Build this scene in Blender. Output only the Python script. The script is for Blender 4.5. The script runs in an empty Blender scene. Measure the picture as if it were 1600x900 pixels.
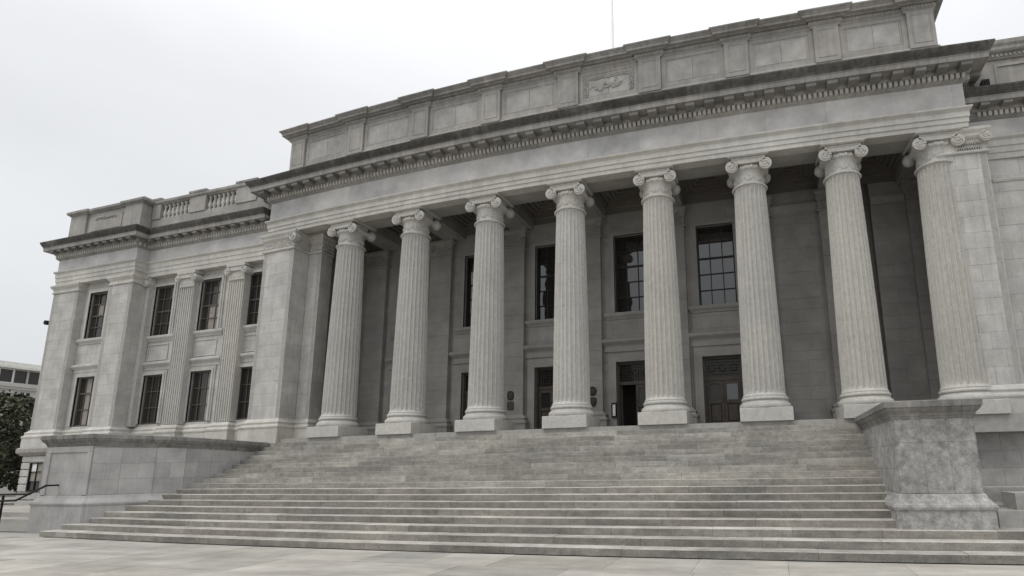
import bpy, math, random
from mathutils import Vector
random.seed(7)
R_ = math.radians
SC = bpy.context.scene
COL = SC.collection

# ------------------------------------------------------------------ camera
cam = bpy.data.cameras.new('camera')
cam.sensor_width = 36.0
cam.lens = 917.928 / 1600 * 36.0
cam.shift_x = -0.1553 * 917.928 / 1600
cam.shift_y = 0.0957 * 917.928 / 1600
cam.clip_start = 0.1
cam.clip_end = 3000
co = bpy.data.objects.new('camera', cam)
COL.objects.link(co)
CAMP = Vector((5.5996, -19.8655, 1.9196))
yaw, pitch, roll = -0.27846, 0.200896, -0.017418
cy, sy, cp, sp = math.cos(yaw), math.sin(yaw), math.cos(pitch), math.sin(pitch)
fw = Vector((sy * cp, cy * cp, sp)); rt = Vector((cy, -sy, 0)); up = rt.cross(fw)
cr, sr = math.cos(roll), math.sin(roll)
r2 = cr * rt + sr * up; u2 = -sr * rt + cr * up
from mathutils import Matrix
co.matrix_world = Matrix(((r2.x, u2.x, -fw.x, CAMP.x), (r2.y, u2.y, -fw.y, CAMP.y), (r2.z, u2.z, -fw.z, CAMP.z), (0, 0, 0, 1)))
SC.camera = co

# ------------------------------------------------------------------ world: overcast sky
SUN_EL, SUN_AZ = 56.0, 220.0          # azimuth clockwise from +Y: the soft light comes from the front left
w = bpy.data.worlds.new('World'); SC.world = w; w.use_nodes = True
nt = w.node_tree; nt.nodes.clear()
def wn(t, **k):
    n = nt.nodes.new(t)
    for a, b in k.items(): setattr(n, a, b)
    return n
out = wn('ShaderNodeOutputWorld'); bg = wn('ShaderNodeBackground')
sky = wn('ShaderNodeTexSky', sky_type='NISHITA', sun_disc=False)
sky.sun_elevation = R_(SUN_EL); sky.sun_rotation = R_(SUN_AZ); sky.dust_density = 4.0
tc = wn('ShaderNodeTexCoord'); sep = wn('ShaderNodeSeparateXYZ')
nt.links.new(tc.outputs['Generated'], sep.inputs[0])
grad = wn('ShaderNodeValToRGB')
grad.color_ramp.elements[0].position = 0.0; grad.color_ramp.elements[0].color = (0.74, 0.765, 0.785, 1)
e = grad.color_ramp.elements.new(0.22); e.color = (0.81, 0.832, 0.852, 1)
grad.color_ramp.elements[-1].position = 1.0; grad.color_ramp.elements[-1].color = (2.35, 2.37, 2.40, 1)
e = grad.color_ramp.elements.new(0.5); e.color = (0.92, 0.935, 0.965, 1)
e = grad.color_ramp.elements.new(0.72); e.color = (1.2, 1.215, 1.24, 1)
nt.links.new(sep.outputs['Z'], grad.inputs[0])
mp = wn('ShaderNodeMapping'); mp.inputs['Scale'].default_value = (1.0, 1.0, 2.4)
nt.links.new(tc.outputs['Generated'], mp.inputs[0])
nz = wn('ShaderNodeTexNoise'); nz.inputs['Scale'].default_value = 2.0; nz.inputs['Detail'].default_value = 5; nz.inputs['Roughness'].default_value = 0.5
nt.links.new(mp.outputs[0], nz.inputs[0])
mr = wn('ShaderNodeMapRange'); mr.inputs[1].default_value = 0.3; mr.inputs[2].default_value = 0.7; mr.inputs[3].default_value = 0.935; mr.inputs[4].default_value = 1.06
nt.links.new(nz.outputs[0], mr.inputs[0])
mul = wn('ShaderNodeVectorMath', operation='SCALE')
nt.links.new(grad.outputs[0], mul.inputs[0]); nt.links.new(mr.outputs[0], mul.inputs['Scale'])
s2 = wn('ShaderNodeVectorMath', operation='SCALE'); s2.inputs['Scale'].default_value = 0.08
nt.links.new(sky.outputs[0], s2.inputs[0])
mixw = wn('ShaderNodeMix', data_type='RGBA'); mixw.inputs[0].default_value = 0.06   # cloud cover hides most of the blue
nt.links.new(mul.outputs[0], mixw.inputs[6]); nt.links.new(s2.outputs[0], mixw.inputs[7])
nt.links.new(mixw.outputs[2], bg.inputs[0]); bg.inputs[1].default_value = 1.0
nt.links.new(bg.outputs[0], out.inputs[0])

sun = bpy.data.lights.new('sun', 'SUN'); sun.energy = 1.0; sun.angle = R_(35); sun.color = (1, 0.965, 0.91)
so = bpy.data.objects.new('sun', sun); COL.objects.link(so)
az = R_(SUN_AZ)
sd = Vector((math.sin(az) * math.cos(R_(SUN_EL)), math.cos(az) * math.cos(R_(SUN_EL)), math.sin(R_(SUN_EL))))
so.rotation_euler = sd.to_track_quat('Z', 'Y').to_euler(); so.location = sd * 60
SC.view_settings.view_transform = 'Standard'; SC.view_settings.look = 'None'
SC.view_settings.exposure = 0.0; SC.view_settings.gamma = 1.0
SC.cycles.max_bounces = 6; SC.cycles.diffuse_bounces = 4

# ------------------------------------------------------------------ materials
class Mt:
    def __init__(self, name, rough=0.85):
        self.m = bpy.data.materials.new(name); self.m.use_nodes = True
        self.nt = self.m.node_tree; self.b = self.nt.nodes['Principled BSDF']; self.b.inputs['Roughness'].default_value = rough
        self.pos = self.n('ShaderNodeNewGeometry')
    def n(self, t, **k):
        x = self.nt.nodes.new(t)
        for a, b in k.items(): setattr(x, a, b)
        return x
    def l(self, a, b): self.nt.links.new(a, b)
    def noise(self, scale, detail=4, stretch=None, rough=0.55, off=0):
        src = self.pos.outputs['Position']
        mpn = self.n('ShaderNodeMapping'); mpn.inputs['Location'].default_value = (off, off * .7, off * 1.3)
        if stretch: mpn.inputs['Scale'].default_value = stretch
        self.l(src, mpn.inputs[0])
        t = self.n('ShaderNodeTexNoise'); t.inputs['Scale'].default_value = scale; t.inputs['Detail'].default_value = detail; t.inputs['Roughness'].default_value = rough
        self.l(mpn.outputs[0], t.inputs[0]); return t.outputs[0]
    def mrange(self, s, a, b, c, d):
        x = self.n('ShaderNodeMapRange'); self.l(s, x.inputs[0])
        for i, v in enumerate((a, b, c, d)): x.inputs[i + 1].default_value = v
        return x.outputs[0]
    def math(self, op, a, b):
        x = self.n('ShaderNodeMath', operation=op)
        for i, v in enumerate((a, b)):
            if isinstance(v, (int, float)): x.inputs[i].default_value = v
            else: self.l(v, x.inputs[i])
        return x.outputs[0]
    def mix(self, f, a, b):
        x = self.n('ShaderNodeMix', data_type='RGBA')
        for i, v in ((0, f), (6, a), (7, b)):
            if isinstance(v, (int, float)): x.inputs[i].default_value = v
            elif isinstance(v, tuple): x.inputs[i].default_value = (*v, 1)
            else: self.l(v, x.inputs[i])
        return x.outputs[2]
    def scale(self, c, f):
        x = self.n('ShaderNodeVectorMath', operation='SCALE'); self.l(c, x.inputs[0]); self.l(f, x.inputs['Scale']); return x.outputs[0]
    def rnd(self):
        oi = self.n('ShaderNodeObjectInfo')
        s = self.math('ADD', oi.outputs['Random'], self.pos.outputs['Random Per Island'])
        return self.math('FRACT', s, 0.0)

def stone(name, c1, c2, blockvar=0.16, mottle=0.22, grain=0.12, streak=0.0, dirt=0.0, dirtcol=(0.07, 0.066, 0.058), bump=0.25, mscale=2.2, rough=0.88, band=None):
    c1 = (c1[0] * .97, c1[1] * .971, c1[2] * 1.0); c2 = (c2[0] * .96, c2[1] * .962, c2[2] * .99)
    k = Mt(name, rough)
    r = k.rnd()
    big = k.noise(0.45, 5, off=3)
    col = k.mix(k.mrange(big, 0.35, 0.65, 0, 1), c1, c2)
    r2_ = k.math('FRACT', k.math('MULTIPLY', r, 7.31), 0.0)
    col = k.mix(k.mrange(r2_, 0, 1, 0, 0.16), col, (c1[0] * 1.06, c1[1] * 0.97, c1[2] * 0.86))
    f = k.mrange(r, 0, 1, 1 - blockvar / 2, 1 + blockvar / 2)
    mo = k.noise(mscale, 8, rough=0.68, off=11)
    f = k.math('MULTIPLY', f, k.mrange(mo, 0.28, 0.72, 1 - mottle, 1 + mottle))
    gr = k.noise(26, 5, rough=0.75)
    f = k.math('MULTIPLY', f, k.mrange(gr, 0.25, 0.75, 1 - grain, 1 + grain))
    if streak:
        st = k.noise(3.0, 5, stretch=(2.6, 2.6, 0.16), off=5)
        f = k.math('MULTIPLY', f, k.mrange(st, 0.3, 0.7, 1 - streak, 1 + streak * 0.55))
    if band:
        bn = k.noise(1.0, 4, stretch=band, off=9, rough=0.6)
        f = k.math('MULTIPLY', f, k.mrange(bn, 0.3, 0.7, 0.8, 1.2))
    col = k.scale(col, f)
    if dirt:
        d1 = k.noise(1.3, 7, stretch=(1.6, 1.6, 0.6), rough=0.7, off=21)
        d = k.mrange(d1, 0.62 - 0.3 * dirt, 0.80 - 0.3 * dirt, 0, 0.75)
        col = k.mix(d, col, dirtcol)
    k.l(col, k.b.inputs['Base Color'])
    bp = k.n('ShaderNodeBump'); bp.inputs['Strength'].default_value = bump; bp.inputs['Distance'].default_value = 0.02
    k.l(k.math('ADD', gr, k.math('MULTIPLY', mo, 1.2)), bp.inputs['Height']); k.l(bp.outputs[0], k.b.inputs['Normal'])
    k.b.inputs['Specular IOR Level'].default_value = 0.2
    return k.m

def plain(name, c, rough=0.6, metal=0.0, var=0.12, scale=6.0, spec=0.4):
    k = Mt(name, rough)
    n = k.noise(scale, 5)
    base = k.n('ShaderNodeRGB'); base.outputs[0].default_value = (*c, 1)
    k.l(k.scale(base.outputs[0], k.mrange(n, 0.3, 0.7, 1 - var, 1 + var)), k.b.inputs['Base Color'])
    k.b.inputs['Metallic'].default_value = metal; k.b.inputs['Specular IOR Level'].default_value = spec
    return k.m

def glass(name, ior, c=(0.012, 0.012, 0.012)):
    k = Mt(name, 0.03)
    k.b.inputs['Base Color'].default_value = (*c, 1); k.b.inputs['IOR'].default_value = ior
    n = k.noise(0.9, 2); bp = k.n('ShaderNodeBump'); bp.inputs['Strength'].default_value = 0.05; bp.inputs['Distance'].default_value = 0.3
    k.l(n, bp.inputs['Height']); k.l(bp.outputs[0], k.b.inputs['Normal'])
    return k.m

M = {}
M['wall'] = stone('pale_ashlar', (0.49, 0.482, 0.444), (0.43, 0.425, 0.398), 0.10, 0.19, 0.14, streak=0.10, mscale=1.5)
M['marble'] = stone('smooth_frieze_stone', (0.53, 0.525, 0.50), (0.42, 0.418, 0.408), 0.12, 0.26, 0.06, mscale=0.9, bump=0.1)
M['column'] = stone('column_stone', (0.505, 0.494, 0.45), (0.455, 0.446, 0.41), 0.06, 0.14, 0.19, streak=0.04, mscale=6.0)
M['porch'] = stone('shade_toned_porch_stone', (0.345, 0.336, 0.31), (0.285, 0.28, 0.26), 0.07, 0.17, 0.10, mscale=1.3)  # porch shade partly put into the colour: darker than the outer ashlar
M['ceil'] = stone('shade_toned_ceiling_stone', (0.19, 0.176, 0.152), (0.155, 0.144, 0.127), 0.1, 0.1, 0.1)  # deep ceiling shade partly put into this dark stone colour
M['trim'] = stone('moulding_stone', (0.52, 0.506, 0.46), (0.44, 0.43, 0.395), 0.12, 0.18, 0.10, streak=0.06)
M['attic'] = stone('attic_stone', (0.37, 0.357, 0.325), (0.32, 0.312, 0.292), 0.14, 0.2, 0.12, streak=0.12, mscale=1.6)
M['grime'] = stone('blackened_cornice_stone', (0.125, 0.12, 0.108), (0.085, 0.081, 0.074), 0.4, 0.35, 0.2, streak=0.42, dirt=0.55, bump=0.4)
M['corona'] = stone('cornice_stone', (0.31, 0.30, 0.278), (0.26, 0.252, 0.235), 0.2, 0.22, 0.14, streak=0.2)
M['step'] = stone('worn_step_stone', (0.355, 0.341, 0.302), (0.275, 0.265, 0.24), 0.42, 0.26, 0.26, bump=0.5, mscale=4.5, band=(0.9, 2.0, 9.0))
M['riser'] = stone('shaded_riser_stone', (0.26, 0.248, 0.218), (0.205, 0.196, 0.174), 0.30, 0.28, 0.28, bump=0.5, mscale=4.0, band=(0.7, 2.0, 4.5))  # shade on the upright faces put into the colour of the lower risers
M['tread'] = stone('skylit_tread_stone', (0.43, 0.412, 0.365), (0.37, 0.357, 0.322), 0.26, 0.26, 0.2, bump=0.3, mscale=2.4, band=(0.6, 2.0, 4.5))  # sky light on the lower treads put into this paler colour
M['mottled'] = stone('mottled_pedestal_stone', (0.335, 0.331, 0.312), (0.26, 0.257, 0.244), 0.16, 0.46, 0.26, mscale=5.5, dirt=0.05, dirtcol=(0.12, 0.118, 0.11), bump=0.4)
M['ped'] = stone('pedestal_stone', (0.41, 0.402, 0.385), (0.345, 0.34, 0.328), 0.18, 0.2, 0.1, streak=0.08, mscale=1.4)
M['coping'] = stone('stained_coping_stone', (0.25, 0.243, 0.225), (0.18, 0.175, 0.163), 0.25, 0.3, 0.2, streak=0.3, dirt=0.3, bump=0.4)
M['pave'] = stone('pale_paving', (0.375, 0.358, 0.315), (0.335, 0.325, 0.295), 0.24, 0.15, 0.12, bump=0.15, mscale=1.2, band=(0.5, 1.6, 1.0))
M['base'] = stone('basement_stone', (0.40, 0.392, 0.365), (0.31, 0.305, 0.288), 0.2, 0.2, 0.14, bump=0.35)
M['apanel'] = stone('attic_panel_stone', (0.41, 0.40, 0.37), (0.34, 0.335, 0.315), 0.12, 0.28, 0.12, mscale=1.3)
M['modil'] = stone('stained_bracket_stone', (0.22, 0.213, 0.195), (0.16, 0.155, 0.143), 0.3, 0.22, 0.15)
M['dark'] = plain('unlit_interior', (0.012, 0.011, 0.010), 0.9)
M['joint'] = plain('mortar', (0.33, 0.32, 0.30), 0.95)
M['glass'] = glass('old_window_glass', 1.9, (0.02, 0.019, 0.018))
M['glass_w'] = glass('wing_window_glass', 1.42, (0.034, 0.031, 0.028))
M['blind'] = plain('window_blind', (0.27, 0.25, 0.22), 0.9, scale=3)
M['frame'] = plain('dark_window_paint', (0.09, 0.082, 0.072), 0.5)
M['pframe'] = plain('black_window_paint', (0.018, 0.017, 0.015), 0.5)
M['wood'] = plain('bronze_door', (0.066, 0.055, 0.045), 0.45, var=0.25)
M['bronze'] = plain('aged_bronze', (0.045, 0.04, 0.034), 0.4, 0.5, var=0.35, scale=20)
M['tan_bronze'] = plain('worn_bronze', (0.10, 0.085, 0.065), 0.45, 0.3, var=0.3, scale=20)
M['iron'] = plain('black_iron', (0.008, 0.008, 0.009), 0.55, spec=0.2)
M['white'] = plain('white_sheet', (0.75, 0.74, 0.72), 0.6)
M['pole'] = plain('white_pole_paint', (0.95, 0.95, 0.96), 0.6, var=0.03)
M['cream'] = plain('cream_render', (0.46, 0.445, 0.42), 0.9, var=0.06, scale=1)
M['roof'] = plain('pale_roof_sheet', (0.62, 0.62, 0.58), 0.8)
M['bark'] = plain('tree_bark', (0.06, 0.05, 0.04), 0.95, var=0.3)
def leafmat():
    k = Mt('leaf', 0.6)
    r = k.rnd()
    col = k.mix(r, (0.016, 0.024, 0.011), (0.06, 0.064, 0.024))
    k.l(col, k.b.inputs['Base Color']); return k.m
M['leaf'] = leafmat()

# ------------------------------------------------------------------ plan helper: the long front is very slightly bowed
BB = 0.43392
def bend(x):
    if x < -15.6: return -BB * (1 - (15.6 / 11.2) ** 2) - 0.035 * (x + 15.6)
    if x > 14: return -BB * (1 - (14 / 11.2) ** 2)
    return -BB * (1 - (x / 11.2) ** 2)
def slope(x):
    if x < -15.6: return -0.035
    if x > 14: return 0.0
    return 2 * BB * x / 11.2 ** 2

# ------------------------------------------------------------------ object helpers
WL = {}
def link(o, parent, wloc):
    COL.objects.link(o); WL[o.name] = Vector(wloc)
    if parent is not None:
        o.parent = parent; o.location = Vector(wloc) - WL[parent.name]
    else: o.location = wloc
    return o
def tag(o, label=None, cat=None, group=None, kind=None):
    if label: o['label'] = label
    if cat: o['category'] = cat
    if group: o['group'] = group
    if kind: o['kind'] = kind
    return o
def thing(name, loc, label, cat, group=None):
    o = bpy.data.objects.new(name, None); o.empty_display_size = 0.3
    link(o, None, loc); return tag(o, label, cat, group)

class MB:
    def __init__(s): s.v = []; s.f = []
    def quad(s, pts):
        n = len(s.v); s.v += [tuple(p) for p in pts]; s.f.append(tuple(range(n, n + len(pts))))
    def add(s, vs, fs):
        n = len(s.v); s.v += [tuple(p) for p in vs]; s.f += [tuple(i + n for i in f) for f in fs]
    def box(s, x0, x1, y0, y1, z0, z1):
        s.add([(x0, y0, z0), (x1, y0, z0), (x1, y1, z0), (x0, y1, z0), (x0, y0, z1), (x1, y0, z1), (x1, y1, z1), (x0, y1, z1)],
              [(3, 2, 1, 0), (4, 5, 6, 7), (0, 1, 5, 4), (1, 2, 6, 5), (2, 3, 7, 6), (3, 0, 4, 7)])
    def cbox(s, x0, x1, y0, y1, z0, z1, c=0.012):
        """box whose front (-y) face has chamfered edges"""
        s.add([(x0, y1, z0), (x1, y1, z0), (x1, y1, z1), (x0, y1, z1),
               (x0, y0 + c, z0), (x1, y0 + c, z0), (x1, y0 + c, z1), (x0, y0 + c, z1),
               (x0 + c, y0, z0 + c), (x1 - c, y0, z0 + c), (x1 - c, y0, z1 - c), (x0 + c, y0, z1 - c)],
              [(0, 3, 2, 1), (4, 5, 9, 8), (5, 6, 10, 9), (6, 7, 11, 10), (7, 4, 8, 11), (8, 9, 10, 11),
               (0, 1, 5, 4), (1, 2, 6, 5), (2, 3, 7, 6), (3, 0, 4, 7)])
    def lathe(s, prof, cx, cy_, seg=24, a0=0.0):
        """prof: list of (r, z)"""
        n = len(s.v)
        for r, z in prof:
            for i in range(seg):
                a = a0 + 2 * math.pi * i / seg
                s.v.append((cx + r * math.cos(a), cy_ + r * math.sin(a), z))
        for j in range(len(prof) - 1):
            for i in range(seg):
                a = n + j * seg + i; b = n + j * seg + (i + 1) % seg
                s.f.append((a, b, b + seg, a + seg))
        s.f.append(tuple(n + i for i in reversed(range(seg))))
        s.f.append(tuple(n + (len(prof) - 1) * seg + i for i in range(seg)))
    def tube(s, pts, r, seg=6, taper=None):
        n = len(s.v); m = len(pts)
        P = [Vector(p) for p in pts]
        for i, p in enumerate(P):
            t = (P[min(i + 1, m - 1)] - P[max(i - 1, 0)]).normalized()
            a = Vector((0, 0, 1)) if abs(t.z) < 0.9 else Vector((1, 0, 0))
            u = t.cross(a).normalized(); v = t.cross(u)
            rr = r if taper is None else r + (taper - r) * i / (m - 1)
            for k in range(seg):
                g = 2 * math.pi * k / seg
                s.v.append(tuple(p + (u * math.cos(g) + v * math.sin(g)) * rr))
        for i in range(m - 1):
            for k in range(seg):
                a = n + i * seg + k; b = n + i * seg + (k + 1) % seg
                s.f.append((a, a + seg, b + seg, b))
        s.f.append(tuple(n + k for k in range(seg))); s.f.append(tuple(n + (m - 1) * seg + k for k in reversed(range(seg))))
    def blob(s, c, rx, ry, rz, nu=8, nv=5, jit=0.0):
        n = len(s.v)
        for j in range(1, nv):
            ph = math.pi * j / nv
            for i in range(nu):
                th = 2 * math.pi * i / nu
                q = 1 + random.uniform(-jit, jit)
                s.v.append((c[0] + rx * q * math.sin(ph) * math.cos(th), c[1] + ry * q * math.sin(ph) * math.sin(th), c[2] + rz * q * math.cos(ph)))
        t = len(s.v); s.v += [(c[0], c[1], c[2] + rz), (c[0], c[1], c[2] - rz)]
        for j in range(nv - 2):
            for i in range(nu):
                a = n + j * nu + i; b = n + j * nu + (i + 1) % nu
                s.f.append((a, a + nu, b + nu, b))
        for i in range(nu):
            s.f.append((t, n + i, n + (i + 1) % nu))
            q = n + (nv - 2) * nu
            s.f.append((t + 1, q + (i + 1) % nu, q + i))
    def sweep(s, prof, path, step=1.1):
        """closed outline prof [(out, z)] swept along plan path; the outside is to the right of travel"""
        P = [(float(a), float(b)) for a, b in path]
        Q = [P[0]]
        for a, b in zip(P, P[1:]):
            L = math.dist(a, b); k = max(1, int(math.ceil(L / step)))
            for i in range(1, k + 1): Q.append((a[0] + (b[0] - a[0]) * i / k, a[1] + (b[1] - a[1]) * i / k))
        m = len(Q); n = len(s.v); K = len(prof)
        def nrm(a, b):
            L = math.dist(a, b); return ((b[1] - a[1]) / L, -(b[0] - a[0]) / L)
        for i in range(m):
            n1 = nrm(Q[i - 1], Q[i]) if i > 0 else None
            n2 = nrm(Q[i], Q[i + 1]) if i < m - 1 else None
            if n1 is None: d = n2
            elif n2 is None: d = n1
            else:
                q = 1 + n1[0] * n2[0] + n1[1] * n2[1]
                d = ((n1[0] + n2[0]) / q, (n1[1] + n2[1]) / q) if q > 0.15 else n2
            for o_, z in prof: s.v.append((Q[i][0] + d[0] * o_, Q[i][1] + d[1] * o_, z))
        for i in range(m - 1):
            for k in range(K):
                a = n + i * K + k; b = n + i * K + (k + 1) % K
                s.f.append((a, b, b + K, a + K))
        s.f.append(tuple(n + k for k in reversed(range(K)))); s.f.append(tuple(n + (m - 1) * K + k for k in range(K)))
    def build(s, name, mat, parent=None, b=True, smooth=False, kind=None, origin=None):
        vs = [(x, y + (bend(x) if b else 0), z) for x, y, z in s.v]
        if origin is None:
            xs = [v[0] for v in vs]; ys = [v[1] for v in vs]; zs = [v[2] for v in vs]
            origin = ((min(xs) + max(xs)) / 2, (min(ys) + max(ys)) / 2, min(zs))
        me = bpy.data.meshes.new(name)
        me.from_pydata([(x - origin[0], y - origin[1], z - origin[2]) for x, y, z in vs], [], s.f)
        me.materials.append(M[mat])
        if smooth:
            for p in me.polygons: p.use_smooth = True
            me.set_sharp_from_angle(angle=R_(40)) if hasattr(me, 'set_sharp_from_angle') else None
        me.update()
        o = bpy.data.objects.new(name, me); link(o, parent, origin)
        if kind: o['kind'] = kind
        return o
    def mesh(s, name, mat, smooth=False):
        me = bpy.data.meshes.new(name); me.from_pydata(s.v, [], s.f); me.materials.append(M[mat])
        if smooth:
            for p in me.polygons: p.use_smooth = True
            me.set_sharp_from_angle(angle=R_(40))
        return me
def put(name, me, parent, x, y, z, rz=None, sc=None):
    """place shared mesh at a plan point of the bowed front"""
    o = bpy.data.objects.new(name, me)
    link(o, parent, (x, y + bend(x), z))
    o.rotation_euler.z = math.atan(slope(x)) if rz is None else rz
    if sc: o.scale = sc
    return o

def cut(path, s0, s1):
    """sub-path of a plan polyline between arc lengths s0 and s1"""
    res = []; acc = 0.0
    for a, b in zip(path, path[1:]):
        L = math.dist(a, b)
        lo, hi = max(s0, acc), min(s1, acc + L)
        if hi > lo + 1e-6:
            f = lambda t: (a[0] + (b[0] - a[0]) * (t - acc) / L, a[1] + (b[1] - a[1]) * (t - acc) / L)
            if not res: res.append(f(lo))
            res.append(f(hi))
        acc += L
    return res
def plen(path): return sum(math.dist(a, b) for a, b in zip(path, path[1:]))
def breaks(L, size, corners=(), jit=0.25):
    k = max(1, round(L / size)); r = [0.0]
    for i in range(1, k): r.append(L * i / k + random.uniform(-jit, jit) * L / k)
    r.append(L); return r

# ------------------------------------------------------------------ ashlar
def courses(z0, z1, h, extra=()):
    n = max(1, round((z1 - z0) / h)); zs = [z0 + (z1 - z0) * i / n for i in range(n + 1)]
    for e_ in extra:
        if z0 < e_ < z1:
            j = min(range(len(zs)), key=lambda q: abs(zs[q] - e_))
            if 0 < j < len(zs) - 1: zs[j] = e_
    return sorted(zs)
def wall_blocks(x0, x1, z0, z1, h=0.46, L=0.95, openings=(), seed=0):
    rg = random.Random(seed)
    ex = [v for o in openings for v in (o[2], o[3])]
    zs = courses(z0, z1, h)
    zs = sorted(set([round(z, 3) for z in zs] + [round(v, 3) for v in ex if z0 < v < z1]))
    zz = [zs[0]]
    keep = set(round(v, 3) for v in ex)
    for z in zs[1:]:
        if z - zz[-1] < 0.18 and z != zs[-1]:
            if z in keep:
                if zz[-1] in keep or zz[-1] == zs[0]: zz.append(z)
                else: zz[-1] = z
            continue
        zz.append(z)
    out_ = []
    for r, (a, b) in enumerate(zip(zz, zz[1:])):
        iv = [(x0, x1)]
        for o in openings:
            if o[2] < b - 0.01 and o[3] > a + 0.01:
                nv = []
                for p, q in iv:
                    if o[1] <= p or o[0] >= q: nv.append((p, q)); continue
                    if o[0] > p + 0.02: nv.append((p, o[0]))
                    if o[1] < q - 0.02: nv.append((o[1], q))
                iv = nv
        for p, q in iv:
            k = max(1, round((q - p) / L)); off = 0.5 if r % 2 else 0.0
            cuts = [p]
            for i in range(k + 1):
                c = p + (q - p) * (i + off) / k + rg.uniform(-.06, .06)
                if c > cuts[-1] + 0.25 and c < q - 0.25: cuts.append(c)
            cuts.append(q)
            for c, d in zip(cuts, cuts[1:]): out_.append((c, d, a, b))
    return out_
NSTONE = [0]
def wall(parent, name, x0, x1, z0, z1, yf, depth, mat='wall', h=0.46, L=0.95, openings=(), seed=1, single=False, gap=0.0018, corejoint='joint', ch=0.004):
    """masonry wall face: recessed core (mortar) plus separate blocks"""
    bl = wall_blocks(x0, x1, z0, z1, h, L, openings, seed)
    core = MB()
    for c, d, a, b in bl: core.box(c + (.035 if c - x0 < .01 else -.001), d - (.035 if x1 - d < .01 else -.001), yf + 0.022, yf + depth, a - .001, b + .001)
    wo = core.build(name, corejoint, parent)
    rg = random.Random(seed + 99)
    if single:
        for c, d, a, b in bl:
            m = MB(); j = rg.uniform(0, 0.005); m.cbox(c + gap, d - gap, yf + j, yf + 0.03, a + gap, b - gap, ch)
            m.build('stone', mat, wo); NSTONE[0] += 1
    else:
        m = MB()
        for c, d, a, b in bl:
            j = rg.uniform(0, 0.005); m.cbox(c + gap, d - gap, yf + j, yf + 0.03, a + gap, b - gap, ch)
        m.build('stone_courses', mat, wo, kind='stuff')
    return wo
def side_wall(parent, name, x, y0, y1, z0, z1, sgn, mat='wall', h=0.46, L=0.8, seed=3, single=False, gap=0.0018):
    """masonry face looking along +x (sgn 1) or -x (sgn -1)"""
    bl = wall_blocks(y0, y1, z0, z1, h, L, (), seed)
    core = MB(); a_, b_ = (x - 0.2, x - 0.025) if sgn > 0 else (x + 0.025, x + 0.2)
    core.box(a_, b_, y0, y1, z0, z1); wo = core.build(name, 'joint', parent)
    m = MB(); rg = random.Random(seed)
    for c, d, a, b in bl:
        q = MB() if single else m
        j = rg.uniform(0, 0.005)
        e0, e1 = (x - 0.03, x - j) if sgn > 0 else (x + j, x + 0.03)
        q.box(e0, e1, c + gap, d - gap, a + gap, b - gap)
        if single: q.build('stone', mat, wo); NSTONE[0] += 1
    if not single: m.build('stone_courses', mat, wo, kind='stuff')
    return wo

# ================================================================== GROUND
GZ = 0.0
g = MB(); g.box(-400, 400, -300, 500, -0.6, -0.03)
tag(g.build('ground', 'pave', None, b=False), kind='structure')
plz = MB(); plz.box(-60, 40, -60, -3, -0.029, -0.022); plaza = plz.build('plaza', 'joint', None, b=False); tag(plaza, kind='structure')
rg = random.Random(5)
yy = -6.95; row = 0
while yy > -15.5:
    d = rg.choice((1.15, 1.3, 1.5)); xx = -27 + rg.uniform(0, 1)
    while xx < 24:
        L = rg.uniform(1.5, 2.4)
        m = MB(); h = rg.uniform(-0.004, 0.0)
        x0, x1, y0, y1 = xx + .004, xx + L - .004, yy - d + .004, yy - .004
        m.add([(x0, y0, -.02), (x1, y0, -.02), (x1, y1, -.02), (x0, y1, -.02), (x0, y0, h), (x1, y0, h), (x1, y1, h), (x0, y1, h)],
              [(4, 5, 6, 7), (0, 1, 5, 4), (1, 2, 6, 5), (2, 3, 7, 6), (3, 0, 4, 7)])
        m.build('paving_slab', 'pave', plaza)
        xx += L
    yy -= d; row += 1
m = MB()
yy = -15.6
while yy > -40:
    xx = -45
    while xx < 44:
        L = rg.uniform(1.5, 2.4)
        m.box(xx + .004, xx + L - .004, yy - 1.3 + .004, yy - .004, -.021, rg.uniform(-.004, 0)); xx += L
    yy -= 1.3
m.build('paving_slabs', 'pave', plaza, kind='stuff')

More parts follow.
